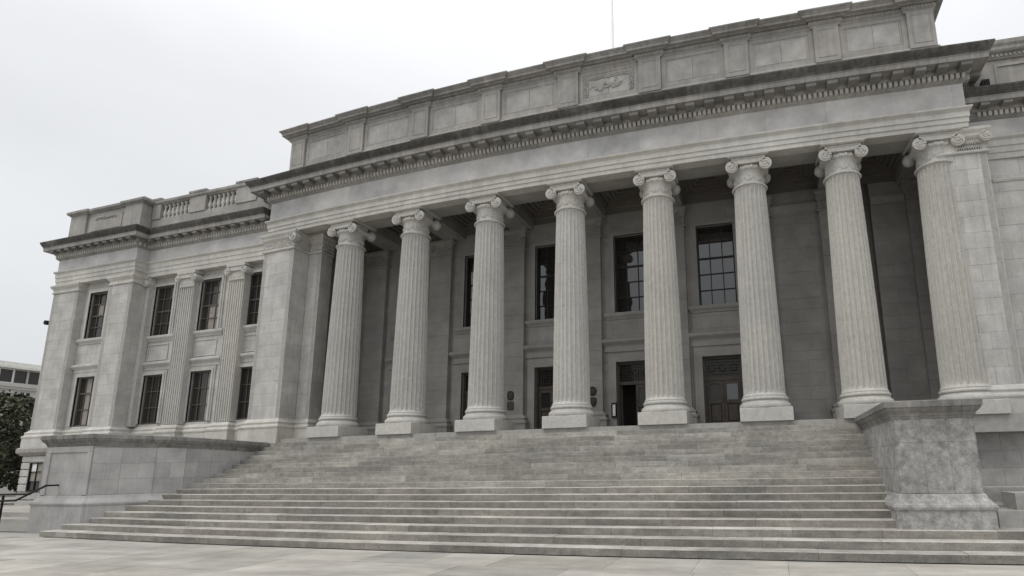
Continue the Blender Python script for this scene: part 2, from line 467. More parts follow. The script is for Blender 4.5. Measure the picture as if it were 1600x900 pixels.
# ================================================================== STAIRS
RI, TR, Y1 = 0.16444, 0.3429, -6.861
FLOOR = 19 * RI
stairs = thing('staircase', (-3.5, -3.5, 0), 'broad flight of worn grey stone steps rising to the columned porch', 'staircase')
TRD = [0.44 - 0.194 * (k - 1) / 17 for k in range(1, 20)]
TRY = [Y1]
for t_ in TRD: TRY.append(TRY[-1] + t_)
def wall_x(y):
    pts = [(-6.2, -16.4), (-5.8, -16.0), (-5.06, -15.2), (-3.86, -14.4), (-3.09, -14.1), (-2.03, -13.9), (-0.5, -13.8)]
    for (a, p), (b, q) in zip(pts, pts[1:]):
        if y <= b: return p + (q - p) * (y - a) / (b - a)
    return pts[-1][1]
rg = random.Random(11)
LX = {1: -16.6, 2: -16.36, 3: -15.83}
for k in range(1, 20):
    y0 = TRY[k - 1]; y1 = TRY[k] + 0.06 if k < 19 else y0 + 0.6
    xl = LX.get(k, wall_x(y0) - 0.5); xr = 13.6 if k <= 3 else 8.06
    z1 = k * RI; z0 = z1 - RI
    core = MB()
    n = 12
    for i in range(n):
        a, b = xl + (xr - xl) * i / n, xl + (xr - xl) * (i + 1) / n
        core.box(a + (.03 if i == 0 else 0), b, y0 + .03, y1 + .3, max(0, z0 - .05), z1 - .02)
    st = core.build('step', 'joint', stairs)
    xx = xl; first = True
    while xx < xr - 0.01:
        L = rg.uniform(1.1, 2.7)
        if xr - xx - L < 0.7: L = xr - xx
        m = MB(); j = rg.uniform(-.004, .004); jz = rg.uniform(-.004, .002)
        a, b = xx + .003, xx + L - .003
        c = .012 if k < 9 else .006
        yb = y1 - rg.uniform(0, .02)
        mid = (a + b) / 2
        prof = [(y0 + j, z0 + .002), (y0 + j, z1 + jz - c), (y0 + j + c, z1 + jz), (yb, z1 + jz), (yb, z0 + .002)]
        nn = len(prof)
        for q in (a, mid, b): m.v += [(q, p[0], p[1]) for p in prof]
        for s_ in range(2):
            for i in range(nn): m.f.append((s_ * nn + i, s_ * nn + (i + 1) % nn, (s_ + 1) * nn + (i + 1) % nn, (s_ + 1) * nn + i))
        m.f += [tuple(reversed(range(nn))), tuple(range(2 * nn, 3 * nn))]
        m.f = [tuple(reversed(f)) for f in m.f]
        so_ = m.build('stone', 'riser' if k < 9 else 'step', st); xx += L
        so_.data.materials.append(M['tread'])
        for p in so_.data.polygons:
            if abs(p.normal.z) > .5 and k < 10: p.material_index = 1  # upward faces of the lower steps get the painted-in sky light

# ================================================================== CHEEK PEDESTALS
COPE = [(-.3, 2.74), (.03, 2.74), (.045, 2.80), (.06, 2.81), (.075, 2.86), (.13, 2.91), (.165, 2.96), (.165, 2.985), (.19, 2.99), (.19, 3.115), (.165, 3.13), (-.3, 3.13)]
BASE = [(-.2, -.02), (.16, -.02), (.16, .86), (.19, .88), (.205, .93), (.19, .98), (.16, 1.0), (.13, 1.04), (.08, 1.10), (.05, 1.18), (.01, 1.2), (-.2, 1.2)]
def pedestal(name, label, path, front, stonemat, basemat, loc, panel, back_y, fall):
    t = thing(name, loc, label, 'pedestal')
    # solid body
    body = MB(); n = len(path)
    pts = list(path)
    body.v = [(x, y, 0) for x, y in pts] + [(x, y, 3.0) for x, y in pts]
    body.f = [tuple(range(n)), tuple(reversed(range(n, 2 * n)))] + [((i + 1) % n, i, i + n, (i + 1) % n + n) for i in range(n)]
    bo = body.build('body', 'joint', t)
    # facing stones along the path
    for si, (a, b) in enumerate(zip(path, path[1:])):
        L = math.dist(a, b)
        if L < 0.05: continue
        nx, ny = (b[1] - a[1]) / L, -(b[0] - a[0]) / L
        rows = [1.2, 1.7, 2.22, 2.74]
        if si == front: rows = panel[0]
        for ri, (za, zb) in enumerate(zip(rows, rows[1:])):
            k = panel[1] if si == front else max(1, round(L / 0.95))
            off = .0 if (ri % 2 == 0 or si == front) else .5
            cs = [0.0]
            for i in range(1, k + (1 if off else 0)):
                c = L * (i - off) / k
                if 0.15 < c < L - 0.1: cs.append(c)
            cs.append(L)
            for c, d in zip(cs, cs[1:]):
                m = MB(); gq = .0012; o1 = .028 + random.uniform(-.003, .003)
                def P(s_, o, z): return (a[0] + (b[0] - a[0]) * s_ / L + nx * o, a[1] + (b[1] - a[1]) * s_ / L + ny * o, z)
                c0, d0, z0, z1 = c + gq, d - gq, za + gq, zb - gq
                e = .005
                m.add([P(c0, -.05, z0), P(d0, -.05, z0), P(d0, -.05, z1), P(c0, -.05, z1), P(c0, o1 - e, z0), P(d0, o1 - e, z0), P(d0, o1 - e, z1), P(c0, o1 - e, z1),
                       P(c0 + e, o1, z0 + e), P(d0 - e, o1, z0 + e), P(d0 - e, o1, z1 - e), P(c0 + e, o1, z1 - e)],
                      [(4, 5, 9, 8), (5, 6, 10, 9), (6, 7, 11, 10), (7, 4, 8, 11), (8, 9, 10, 11), (0, 1, 5, 4), (1, 2, 6, 5), (2, 3, 7, 6), (3, 0, 4, 7)])
                m.build('stone', stonemat, bo)
    # plinth and coping cut into lengths
    for nm, prof, mt, size in (('base_course', BASE, basemat, 1.5), ('coping', COPE, 'coping', 1.6)):
        tot = plen(path)
        first = None
        bs = breaks(tot, size, jit=.15)
        for s0, s1 in zip(bs, bs[1:]):
            sub = cut(path, s0 + .002, s1 - .002)
            m = MB(); m.sweep(prof, sub, 2.0)
            if nm == 'coping' and fall: m.v = [(x, y, z + .06 - fall * (y + 5.85) / 4.95) for x, y, z in m.v]   # the cap runs down towards the building
            first = m.build(nm, mt, t)
    return t
lp = [(-18.62, -0.9), (-18.62, -5.85), (-16.3, -5.85), (-15.75, -5.3), (-15.05, -4.6), (-14.55, -3.86), (-14.25, -3.09), (-14.05, -2.03), (-14.0, -0.9)]
PL = pedestal('stair_pedestal', 'pale panelled stone pedestal wall flanking the steps beside the black handrail', lp, 1, 'ped', 'ped', (-16.5, -3.4, 0), ([1.2, 1.93, 2.80], 2), -.9, .23)
# raised panel border on the front of the left pedestal
m = MB()
for x0, x1, z0, z1 in ((-18.62, -16.3, 2.60, 2.80), (-18.62, -18.35, 1.2, 2.6), (-16.52, -16.3, 1.2, 2.6)):
    m.cbox(x0 + .002, x1 - .002, -5.912, -5.85, z0, z1, .012)
m.build('panel_border', 'ped', PL)
rp = [(8.07, -0.85), (8.07, -5.68), (9.60, -5.68), (9.60, -0.85)]
PR = pedestal('stair_pedestal', 'blotchy dark grey stone pedestal standing on the third step beside the steps', rp, 1, 'mottled', 'mottled', (8.8, -3.2, 0), ([1.2, 2.25, 2.74], 3), -.85, 0)

# ================================================================== COURTHOUSE
CH = thing('courthouse', (-3, 3, 0), 'grey neoclassical stone courthouse with a long colonnaded porch and two storey wings', 'building')

# ---- columns
RB, RT, ZB, ZN, ZT = 0.655, 0.53, 0.807, 7.93, 8.985
def fluted(RBm, RTp, z0, z1, nfl=24):
    m = MB(); per = 8; seg = nfl * per
    lv = [z0, z0 + .03, z0 + .05, z0 + .09, z0 + .17, z0 + .26] + [z0 + .26 + (z1 - z0 - .45) * i / 9 for i in range(1, 10)] + [z1 - .12, z1 - .06, z1 - .03, z1]
    fl = [0, 0, 0, .55, .9, 1] + [1] * 9 + [.85, .5, 0, 0]
    H = z1 - z0
    for z, q in zip(lv, fl):
        t = (z - z0) / H
        R = RBm + (RTp - RBm) * (t ** 1.5 * 0.75 + 0.25 * t)
        if z - z0 < .1: R += .05 * (1 - (z - z0) / .1) ** 2
        for i in range(seg):
            a = 2 * math.pi * i / seg; p = (i % per) / per
            d = 0.0
            if p > 0.2: d = math.sqrt(max(0, 1 - ((p - 0.6) / 0.4) ** 2))
            m.v.append(((R - .078 * R / .6 * d * q) * math.cos(a), (R - .078 * R / .6 * d * q) * math.sin(a), z))
    for j in range(len(lv) - 1):
        for i in range(seg):
            a = j * seg + i; b = j * seg + (i + 1) % seg
            m.f.append((a, b, b + seg, a + seg))
    return m
shaft_me = fluted(RB, RT, ZB, ZN).mesh('shaft', 'column')
pm = MB(); pm.box(-.79, .79, -.79, .79, 0, .41)
def bev(mb, x0, x1, y0, y1, z0, z1, c):
    mb.add([(x0, y0, z0), (x1, y0, z0), (x1, y1, z0), (x0, y1, z0), (x0, y0, z1 - c), (x1, y0, z1 - c), (x1, y1, z1 - c), (x0, y1, z1 - c),
            (x0 + c, y0 + c, z1), (x1 - c, y0 + c, z1), (x1 - c, y1 - c, z1), (x0 + c, y1 - c, z1)],
           [(3, 2, 1, 0), (0, 1, 5, 4), (1, 2, 6, 5), (2, 3, 7, 6), (3, 0, 4, 7), (4, 5, 9, 8), (5, 6, 10, 9), (6, 7, 11, 10), (7, 4, 8, 11), (8, 9, 10, 11)])
pm = MB(); bev(pm, -.79, .79, -.79, .79, 0, .41, .015)
plinth_me = pm.mesh('plinth', 'column')
def torus_prof(r, z0, z1, bul, n=7):
    return [(r + bul * math.sin(math.pi * i / n), z0 + (z1 - z0) * (1 - math.cos(math.pi * i / n)) / 2) for i in range(n + 1)]
bm_ = MB()
prof = [(0.7, .41)] + torus_prof(.775, .412, .56, .03) + [(.77, .565), (.77, .58), (.735, .60), (.715, .63), (.72, .655), (.735, .665)] + torus_prof(.705, .668, .765, .035) + [(.70, .77), (.70, .807), (.5, .807)]
bm_.lathe(prof, 0, 0, 56); base_me = bm_.mesh('base', 'column', smooth=True)

def spiral(mb, cx, yf, cz, r, flip, turns=2.6, tube=.16):
    """scroll ridge on a plane facing -y"""
    pts = []; N = int(26 * turns)
    for i in range(N + 1):
        a = 2 * math.pi * i / 26; q = r * (0.9 * math.exp(-a * 0.145))
        ang = math.pi / 2 - a * flip * -1
        pts.append((cx + q * math.cos(ang), yf, cz + q * math.sin(ang)))
    mb.tube(pts, r * tube, 6, taper=r * tube * 0.45)
    mb.blob((cx, yf, cz), r * .16, r * .12, r * .16, 8, 5)
def disc(mb, cx, cz, r, y0, y1, seg=24, waist=None):
    """short cylinder along y; waist narrows the middle"""
    n = len(mb.v); ys = [y0, y0 + .03] + ([y0 + (y1 - y0) * i / 24 for i in range(2, 23)] if waist else []) + [y1 - .03, y1]
    for y in ys:
        t = (y - y0) / (y1 - y0); q = 1.0
        if waist and .03 < t < .97: q = 1 - (1 - waist) * min(1.0, max(0.0, (min(t, 1 - t) - .10) / .12))
        for i in range(seg):
            a = 2 * math.pi * i / seg
            rr = r * q * (1 + (0.10 * math.cos(y * 52) if waist and 0.1 < t < .9 else 0))
            mb.v.append((cx + rr * math.cos(a), y, cz + rr * math.sin(a)))
    for j in range(len(ys) - 1):
        for i in range(seg):
            a = n + j * seg + i; b = n + j * seg + (i + 1) % seg
            mb.f.append((a, a + seg, b + seg, b))
    mb.f.append(tuple(n + i for i in range(seg))); mb.f.append(tuple(n + (len(ys) - 1) * seg + i for i in reversed(range(seg))))
cap = MB()
cap.lathe([(.5, 7.93)] + torus_prof(.545, 7.93, 8.0, .035) + [(.505, 8.01), (.495, 8.06), (.495, 8.3), (.50, 8.42), (.515, 8.45), (.53, 8.49)] + torus_prof(.525, 8.49, 8.66, .06) + [(.5, 8.68)], 0, 0, 48)
for i in range(48):       # bead row at the astragal
    a = 2 * math.pi * i / 48; cap.blob((.575 * math.cos(a), .575 * math.sin(a), 7.965), .026, .026, .032, 5, 4)
for i in range(20):       # palmettes round the neck
    a = 2 * math.pi * i / 20; rr = .50
    tall = i % 2 == 0
    c_, s_ = math.cos(a), math.sin(a)
    if tall:
        for dz, dt, h in ((.2, 0, .15), (.15, -.07, .10), (.15, .07, .10), (.09, -.10, .06), (.09, .10, .06)):
            aa = a + dt / rr
            cap.blob((rr * math.cos(aa), rr * math.sin(aa), 8.06 + dz), .024, .024, h * .75, 5, 4)
    else:
        cap.blob((rr * c_, rr * s_, 8.17), .03, .03, .09, 5, 4); cap.blob((rr * c_, rr * s_, 8.3), .02, .02, .05, 5, 4)
for i in range(20):       # egg row under the scrolls
    a = 2 * math.pi * (i + .5) / 20; cap.blob((.575 * math.cos(a), .575 * math.sin(a), 8.575), .045, .045, .07, 6, 4)
capital_me = cap.mesh('capital', 'column', smooth=True)
VR = .225; VX = .555; VZ = 8.615
scroll_me = []
for sx in (-1, 1):
    vol = MB()
    disc(vol, sx * VX, VZ, VR * .92, -.60, .60, 26, waist=.50)
    for sg in (-1, 1):
        tmp = MB(); spiral(tmp, sx * VX, -.605, VZ, VR, sx)
        if sg > 0: tmp.v = [(x, -y, z) for x, y, z in tmp.v]; tmp.f = [tuple(reversed(f)) for f in tmp.f]
        vol.add(tmp.v, tmp.f)
    scroll_me.append(vol.mesh('scroll', 'column', smooth=True))
ab = MB()
# cushion joining the scrolls (a sagging band) and the square abacus
N = 10
for sg in (-1, 1):
    top, bot = [], []
    for i in range(N + 1):
        x = -VX + 2 * VX * i / N; sag = .03 * math.sin(math.pi * i / N)
        top.append((x, 8.90)); bot.append((x, 8.70 - sag))
    for i in range(N):
        y0, y1 = (-.60, -.3) if sg < 0 else (.3, .60)
        ab.add([(top[i][0], y0, bot[i][1]), (top[i + 1][0], y0, bot[i + 1][1]), (top[i + 1][0], y0, 8.90), (top[i][0], y0, 8.90),
                (top[i][0], y1, bot[i][1]), (top[i + 1][0], y1, bot[i + 1][1]), (top[i + 1][0], y1, 8.90), (top[i][0], y1, 8.90)],
               [(0, 1, 2, 3), (5, 4, 7, 6), (4, 5, 1, 0), (3, 2, 6, 7)])
    for zz, rr in ((8.87, .028), (8.72, .022)):
        ab.tube([(-VX + 2 * VX * i / N, sg * .605, zz - (.03 * math.sin(math.pi * i / N) if zz < 8.8 else 0)) for i in range(N + 1)], rr, 6)
ab.box(-.55, .55, -.3, .3, 8.62, 8.90)
ab.sweep([(-.2, 8.905), (-.03, 8.905), (.0, 8.915), (.02, 8.93), (.03, 8.945), (.03, 8.985), (-.2, 8.985)], [(-.66, .68), (-.66, -.68), (.66, -.68), (.66, .68), (-.66, .68)], 5)
abacus_me = ab.mesh('abacus', 'column')
CX = [-11.2, -7.882, -4.489, -1.143, 2.167, 5.374, 8.368, 11.2]
for x in CX:
    c = put('column', shaft_me, CH, x, 0, FLOOR)
    for nm, me in (('plinth', plinth_me), ('base', base_me), ('capital', capital_me), ('scroll', scroll_me[0]), ('scroll', scroll_me[1]), ('abacus', abacus_me)):
        o = bpy.data.objects.new(nm, me); COL.objects.link(o); o.parent = c

# ---- floor of the porch
m = MB()
for i in range(26):
    a = -13.7 + i * 26.4 / 26; m.box(a, a + 26.4 / 26, -.69, 4.2, FLOOR - .5, FLOOR - .012)
fl = m.build('porch_floor', 'joint', CH)
rg = random.Random(3)
m = MB()
xx = -13.7
while xx < 12.6:
    L = rg.uniform(1.1, 1.8)
    for y0, y1 in ((-.69, .5), (.5, 1.8), (1.8, 3.2)): m.box(xx + .003, min(xx + L, 12.7) - .003, y0 + .003, y1 - .003, FLOOR - .02, FLOOR - rg.uniform(.001, .004))
    xx += L
m.build('floor_slabs', 'step', fl, kind='stuff')

# ---- main entablature
MP = [(-15.43, 7.0), (-15.43, -.65), (12.15, -.65), (12.15, 7.0)]
def band(parent, name, prof, path, mat, size, coremat='joint', s_from=None, s_to=None, gap=.002, sharp=True):
    tot = plen(path); a, b = (s_from or 0), (s_to or tot)
    core = MB(); sub = cut(path, a, b)
    z0 = min(z for o, z in prof); z1 = max(z for o, z in prof)
    om = min(o for o, z in prof if o > -.05); zi = [z for o, z in prof if o > -.05]; zl_ = max(z for o, z in prof[:2]); zh_ = min(z1, prof[-1][1])
    core.sweep([(-.37, zl_ + .012), (om - .03, zl_ + .012), (om - .03, zh_ - .035), (-.37, zh_ - .035)], sub)
    part = core.build(name, coremat, parent)
    bs = [a + v for v in breaks(b - a, size, jit=.18)]
    # keep joints away from the corners
    acc = 0; cs = []
    for p, q in zip(path, path[1:]): acc += math.dist(p, q); cs.append(acc)
    for s0, s1 in zip(bs, bs[1:]):
        m = MB(); m.sweep(prof, cut(path, s0 + gap, s1 - gap)); m.build('stone', mat, part); NSTONE[0] += 1
    return part
SOF = 12.11
ARCH = [(-.45, SOF), (0, SOF), (0, 12.265), (.03, 12.27), (.03, 12.435), (.06, 12.44), (.06, 12.63), (.075, 12.64), (.10, 12.67), (.14, 12.70), (.15, 12.72), (.15, 12.765), (-.45, 12.765)]
FRZ = [(-.4, 12.765), (0.012, 12.765), (.0, 12.80), (.0, 13.60), (.01, 13.615), (-.4, 13.615)]
BED = [(-.4, 13.615), (.02, 13.615), (.05, 13.64), (.11, 13.68), (.125, 13.70), (.125, 13.87), (.19, 13.88), (.22, 13.91), (.25, 13.94), (.25, 14.04), (-.4, 14.04)]
CRN = [(-.4, 14.042), (.60, 14.042), (.60, 14.025), (.64, 14.025), (.645, 14.19), (.665, 14.195), (.665, 14.215), (-.4, 14.215)]
CYM = [(-.4, 14.217), (.66, 14.217), (.675, 14.25), (.70, 14.29), (.745, 14.34), (.785, 14.40), (.80, 14.44), (.81, 14.445), (.81, 14.495), (-.4, 14.53)]
band(CH, 'architrave', ARCH, MP, 'trim', 2.9, s_from=3.4, s_to=plen(MP) - 3.4)
band(CH, 'frieze', FRZ, MP, 'marble', 2.1, s_from=3.4, s_to=plen(MP) - 3.4)
band(CH, 'bed_mould', BED, MP, 'corona', 4.0, s_from=3.4, s_to=plen(MP) - 3.4)
CRNP = band(CH, 'corona', CRN, MP, 'corona', 2.3, s_from=2.0, s_to=plen(MP) - 2.0)
band(CH, 'cymatium', CYM, MP, 'grime', 1.45, coremat='grime', s_from=2.0, s_to=plen(MP) - 2.0)
md = MB(); md.sweep([(-.36, 13.905), (.0, 13.905), (.0, 14.035), (-.36, 14.035)], [(-.16, 0), (.16, 0)])
md = MB()
md.add([(-.16, -.36, .0), (.16, -.36, .0), (.16, 0, -.0), (-.16, 0, .0), (-.16, -.36, .135), (.16, -.36, .135), (.16, 0, .135), (-.16, 0, .135),
        (-.16, -.33, -.02), (.16, -.33, -.02), (.16, -.02, -.02), (-.16, -.02, -.02)],
       [(4, 5, 6, 7), (0, 1, 5, 4), (1, 2, 6, 5), (2, 3, 7, 6), (3, 0, 4, 7), (8, 11, 10, 9), (0, 8, 9, 1), (1, 9, 10, 2), (2, 10, 11, 3), (3, 11, 8, 0)])
md_me = md.mesh('modillion', 'modil')
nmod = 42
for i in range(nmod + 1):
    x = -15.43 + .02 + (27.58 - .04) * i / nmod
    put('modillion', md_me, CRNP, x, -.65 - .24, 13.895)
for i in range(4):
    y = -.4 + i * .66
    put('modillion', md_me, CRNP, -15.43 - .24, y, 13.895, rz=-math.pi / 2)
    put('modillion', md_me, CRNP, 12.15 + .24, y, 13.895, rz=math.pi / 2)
def dentils(parent, path, z0, z1, o0, o1, pitch, wd, mat='trim'):
    m = MB()
    for a, b in zip(path, path[1:]):
        L = math.dist(a, b); nx, ny = (b[1] - a[1]) / L, -(b[0] - a[0]) / L; dx, dy = (b[0] - a[0]) / L, (b[1] - a[1]) / L
        k = int((L + 2 * o1 * 0) / pitch)
        for i in range(k + 1):
            s_ = L * i / k if k else 0
            pts = []
            for z in (z0, z1):
                for ss, oo in ((s_ - wd / 2, o0), (s_ + wd / 2, o0), (s_ + wd / 2, o1), (s_ - wd / 2, o1)):
                    pts.append((a[0] + dx * ss + nx * oo, a[1] + dy * ss + ny * oo, z))
            m.add(pts, [(3, 2, 1, 0), (4, 5, 6, 7), (0, 1, 5, 4), (1, 2, 6, 5), (2, 3, 7, 6), (3, 0, 4, 7)])
    m.build('dentil_row', mat, parent, kind='stuff')
dentils(CH, cut(MP, 4.5, plen(MP) - 4.5), 13.715, 13.868, .10, .22, .165, .098)
# roof mass behind the entablature
m = MB()
for i in range(28):
    a = -15.4 + i * 27.5 / 28; m.box(a, a + 27.5 / 28, .62, 9.0, 13.0, 14.38)
m.build('roof', 'joint', CH)

# ---- attic storey
AP = [(-15.0, 6.0), (-15.0, -.28), (11.75, -.28), (11.75, 6.0)]
ATT = thing
att = MB()
for i in range(26):
    a = -14.9 + i * 26.55 / 26; att.box(a, a + 26.55 / 26, -.22, 6.0, 14.4, 16.95)
attic = att.build('attic', 'attic', CH)
PX_ = [-14.46, -11.1, -7.75, -4.4, -1.1, 2.1, 5.25, 8.3, 11.3]
PW = .84
m = MB(); m.sweep([(-.3, 14.45), (.05, 14.45), (.05, 15.32), (.03, 15.36), (0, 15.38), (-.3, 15.38)], AP); m.build('attic_base', 'attic', attic)
def frame_ring(mb, x0, x1, z0, z1, yf, wdt, dep):
    """raised rectangular border on a wall facing -y"""
    for a, b, c, d in ((x0, x1, z1 - wdt, z1), (x0, x1, z0, z0 + wdt), (x0, x0 + wdt, z0 + wdt, z1 - wdt), (x1 - wdt, x1, z0 + wdt, z1 - wdt)):
        k = max(1, int((b - a) / 1.0))
        for i in range(k):
            p, q = a + (b - a) * i / k, a + (b - a) * (i + 1) / k
            mb.box(p, q, yf - dep, yf, c, d)
for i, (a, b) in enumerate(zip(PX_, PX_[1:])):
    x0, x1 = a + PW / 2, b - PW / 2
    m = MB(); frame_ring(m, x0 + .005, x1 - .005, 15.385, 16.70, -.22, .16, .035); frame_ring(m, x0 + .17, x1 - .17, 15.55, 16.54, -.225, .07, .014); m.build('panel_border', 'attic', attic)
    m = MB(); k = 2
    for j in range(k):
        p, q = x0 + .24 + (x1 - x0 - .48) * j / k, x0 + .24 + (x1 - x0 - .48) * (j + 1) / k
        m.cbox(p + .003, q - .003, -.245, -.2, 15.62, 16.47, .01)
    pn = m.build('panel', 'apanel', attic)
    if i == 4:            # carved panel above the middle of the porch
        c = MB(); rg = random.Random(8); cx0, cx1 = x0 + .22, x1 - .22
        for q in range(70):
            t = q / 70
            for zz in (16.42, 16.34): c.blob((cx0 + (cx1 - cx0) * t, -.25, zz + rg.uniform(-.03, .03)), rg.uniform(.02, .05), .032, rg.uniform(.02, .05), 6, 4, .3)
        for q in range(36):
            t = q / 36
            for xx in (cx0 + .03, cx0 + .12, cx1 - .12, cx1 - .03): c.blob((xx + rg.uniform(-.03, .03), -.25, 15.66 + .74 * t), rg.uniform(.02, .045), .032, rg.uniform(.02, .045), 6, 4, .3)
        mx = (cx0 + cx1) / 2
        for q in range(40): c.blob((mx + rg.gauss(0, .35), -.245, 15.98 + rg.gauss(0, .13)), rg.uniform(.03, .1), .04, rg.uniform(.03, .1), 7, 5, .25)
        c.blob((mx - .32, -.25, 15.95), .15, .035, .18, 12, 6); c.blob((mx + .32, -.25, 15.98), .17, .032, .15, 12, 6)
        c.build('carved_relief', 'attic', pn, smooth=True)
for x in PX_:
    m = MB(); m.cbox(x - PW / 2, x + PW / 2, -.36, -.2, 15.32, 16.72, .012)
    p_ = m.build('attic_pilaster', 'attic', attic)
    m = MB(); frame_ring(m, x - .3, x + .3, 15.5, 16.6, -.36, .04, .012); m.build('panel_border', 'attic', p_)
# attic cornice, breaking forward over each pilaster
def zig(base, path_y, xs, w, out_):
    pts = [(base[0], 6.0), (base[0], path_y)]
    for x in xs:
        a, b = max(base[0], x - w / 2), min(base[1], x + w / 2)
        if a > base[0] + .01: pts += [(a, path_y), (a, path_y - out_)]
        else: pts[-1] = (base[0], path_y - out_)
        pts += [(b, path_y - out_)]
        if b < base[1] - .01: pts += [(b, path_y)]
    pts += [(base[1], 6.0)]
    return pts
ZP = zig((-14.9, 11.72), -.24, PX_, .92, .08)
m = MB(); m.sweep([(-.3, 16.70), (.03, 16.70), (.05, 16.74), (.09, 16.76), (.09, 16.90), (-.3, 16.90)], ZP); m.build('attic_cornice', 'attic', attic)
dentils(attic, ZP[1:-1], 16.775, 16.87, .08, .118, .11, .068, 'attic')
for s0, s1 in [(v, w_) for v, w_ in zip(breaks(plen(ZP), 2.4), breaks(plen(ZP), 2.4)[1:])][:0]: pass
bs = breaks(plen(ZP) - 8, 2.2, jit=.1)
for s0, s1 in zip(bs, bs[1:]):
    m = MB(); m.sweep([(-.3, 16.90), (.17, 16.90), (.20, 16.93), (.32, 16.95), (.32, 17.04), (.34, 17.05), (.36, 17.08), (.42, 17.13), (.43, 17.17), (-.3, 17.19)], cut(ZP, 4 + s0 + .002, 4 + s1 - .002)); m.build('attic_cornice', 'grime' if False else 'corona', attic)
CP = zig((-14.9, 11.72), -.02, PX_, .98, .03)
bs = breaks(plen(CP) - 8, 2.0, jit=.1)
for s0, s1 in zip(bs, bs[1:]):
    m = MB(); m.sweep([(-.6, 17.18), (.12, 17.18), (.12, 17.40), (.08, 17.46), (-.6, 17.50)], cut(CP, 4 + s0 + .002, 4 + s1 - .002)); m.build('attic_coping', 'corona', attic)
for x in PX_[1:-1]:
    m = MB(); m.box(x - .5, x + .5, -.16, .4, 17.46, 17.53); m.build('attic_block', 'corona', attic)

# ---- left pier of the porch and its return
PIERCAP = [(-.1, 11.28), (.05, 11.28), (.07, 11.31), (.07, 11.35), (.04, 11.38), (.02, 11.40), (.02, 11.74), (.06, 11.78), (.10, 11.84), (.11, 11.92), (.14, 11.96), (.17, 12.02), (.17, 12.105), (-.1, 12.105)]
PIERBASE = [(-.1, FLOOR - .4), (.20, FLOOR - .4), (.20, 3.56), (.22, 3.58), (.235, 3.63), (.22, 3.68), (.17, 3.70), (.14, 3.74), (.15, 3.78), (.165, 3.81), (.15, 3.85), (.09, 3.88), (.05, 3.93), (.0, 3.98), (-.1, 3.98)]
LPP = [(-15.57, .02), (-15.57, -.65), (-13.78, -.65), (-13.78, .22), (-13.04, .22), (-13.04, .9)]
PIER = MB(); PIER.box(-15.5, -13.85, -.6, .9, 3.0, 12.1); PIER.box(-13.9, -13.1, .26, .9, 3.0, 12.1)
pier = PIER.build('pier', 'joint', CH)
wall(pier, 'pier_face', -15.57, -13.78, 3.98, 11.28, -.65, .2, 'wall', .52, .85, seed=21, single=True)
side_wall(pier, 'pier_face', -13.78, -.65, .22, 3.98, 11.28, 1, 'wall', .52, .6, seed=22, single=True)
wall(pier, 'pier_face', -13.78, -13.04, 3.98, 11.28, .22, .2, 'wall', .52, .8, seed=23)
side_wall(pier, 'pier_face', -13.04, .22, .9, 3.98, 11.28, 1, 'wall', .52, .7, seed=24)
side_wall(pier, 'pier_face', -15.57, -.65, .1, 3.98, 12.1, -1, 'wall', .52, .7, seed=25)
m = MB(); m.sweep(PIERCAP, LPP); pc = m.build('pier_capital', 'trim', pier)
m = MB(); m.sweep(PIERBASE, LPP); m.build('pier_base', 'trim', pier)
rg = random.Random(2); c = MB()
for a, b in zip(LPP[1:], LPP[2:]):
    L = math.dist(a, b); nx, ny = (b[1] - a[1]) / L, -(b[0] - a[0]) / L
    k = int(L / .075)
    for i in range(k + 1):
        for zz in (11.47, 11.60, 11.69):
            s_ = L * i / k; c.blob((a[0] + (b[0] - a[0]) * s_ / L + nx * .025 + rg.uniform(-.02, .02), a[1] + (b[1] - a[1]) * s_ / L + ny * .025, zz + rg.uniform(-.03, .03)), .032, .032, .05, 6, 4, .25)
c.build('carved_band', 'trim', pier, smooth=True, kind=None)
c = MB(); disc(c, -13.72, 11.76, .19, -.86, -.6, 24); spiral(c, -13.72, -.865, 11.76, .2, 1); c.build('scroll', 'column', pier, smooth=True)
# wall return from the respond to the back wall
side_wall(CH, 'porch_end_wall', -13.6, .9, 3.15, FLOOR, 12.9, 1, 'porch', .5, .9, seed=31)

# ---- right pier, mostly behind the end column
RPP = [(11.3, .4), (11.3, -.45), (12.60, -.45), (12.60, 1.6)]
PIER = MB(); PIER.box(11.35, 12.54, -.4, 1.5, 3.0, 12.1); pier2 = PIER.build('pier', 'joint', CH)
wall(pier2, 'pier_face', 11.3, 12.60, 3.98, 11.28, -.45, .2, 'wall', .52, .85, seed=41, single=True)
m = MB(); m.sweep(PIERCAP, RPP); m.build('pier_capital', 'trim', pier2)
m = MB(); m.sweep(PIERBASE, RPP); m.build('pier_base', 'trim', pier2)
c = MB(); disc(c, 12.58, 11.74, .17, -.66, -.35, 24); spiral(c, 12.58, -.665, 11.74, .18, 1); c.build('scroll', 'column', pier2, smooth=True)
c = MB()
for i in range(22): c.blob((11.75 + i * .034, -.5, 11.62 + (.03 if i % 2 else -.02)), .024, .05, .07, 6, 4)
for i in range(22): c.blob((11.75 + i * .034, -.5, 11.46 + (.03 if i % 2 else -.02)), .022, .04, .05, 6, 4)
c.build('carved_band', 'column', pier2, smooth=True)
side_wall(pier2, 'pier_face', 12.60, -.45, .0, 3.98, 11.28, 1, 'wall', .52, .6, seed=42)

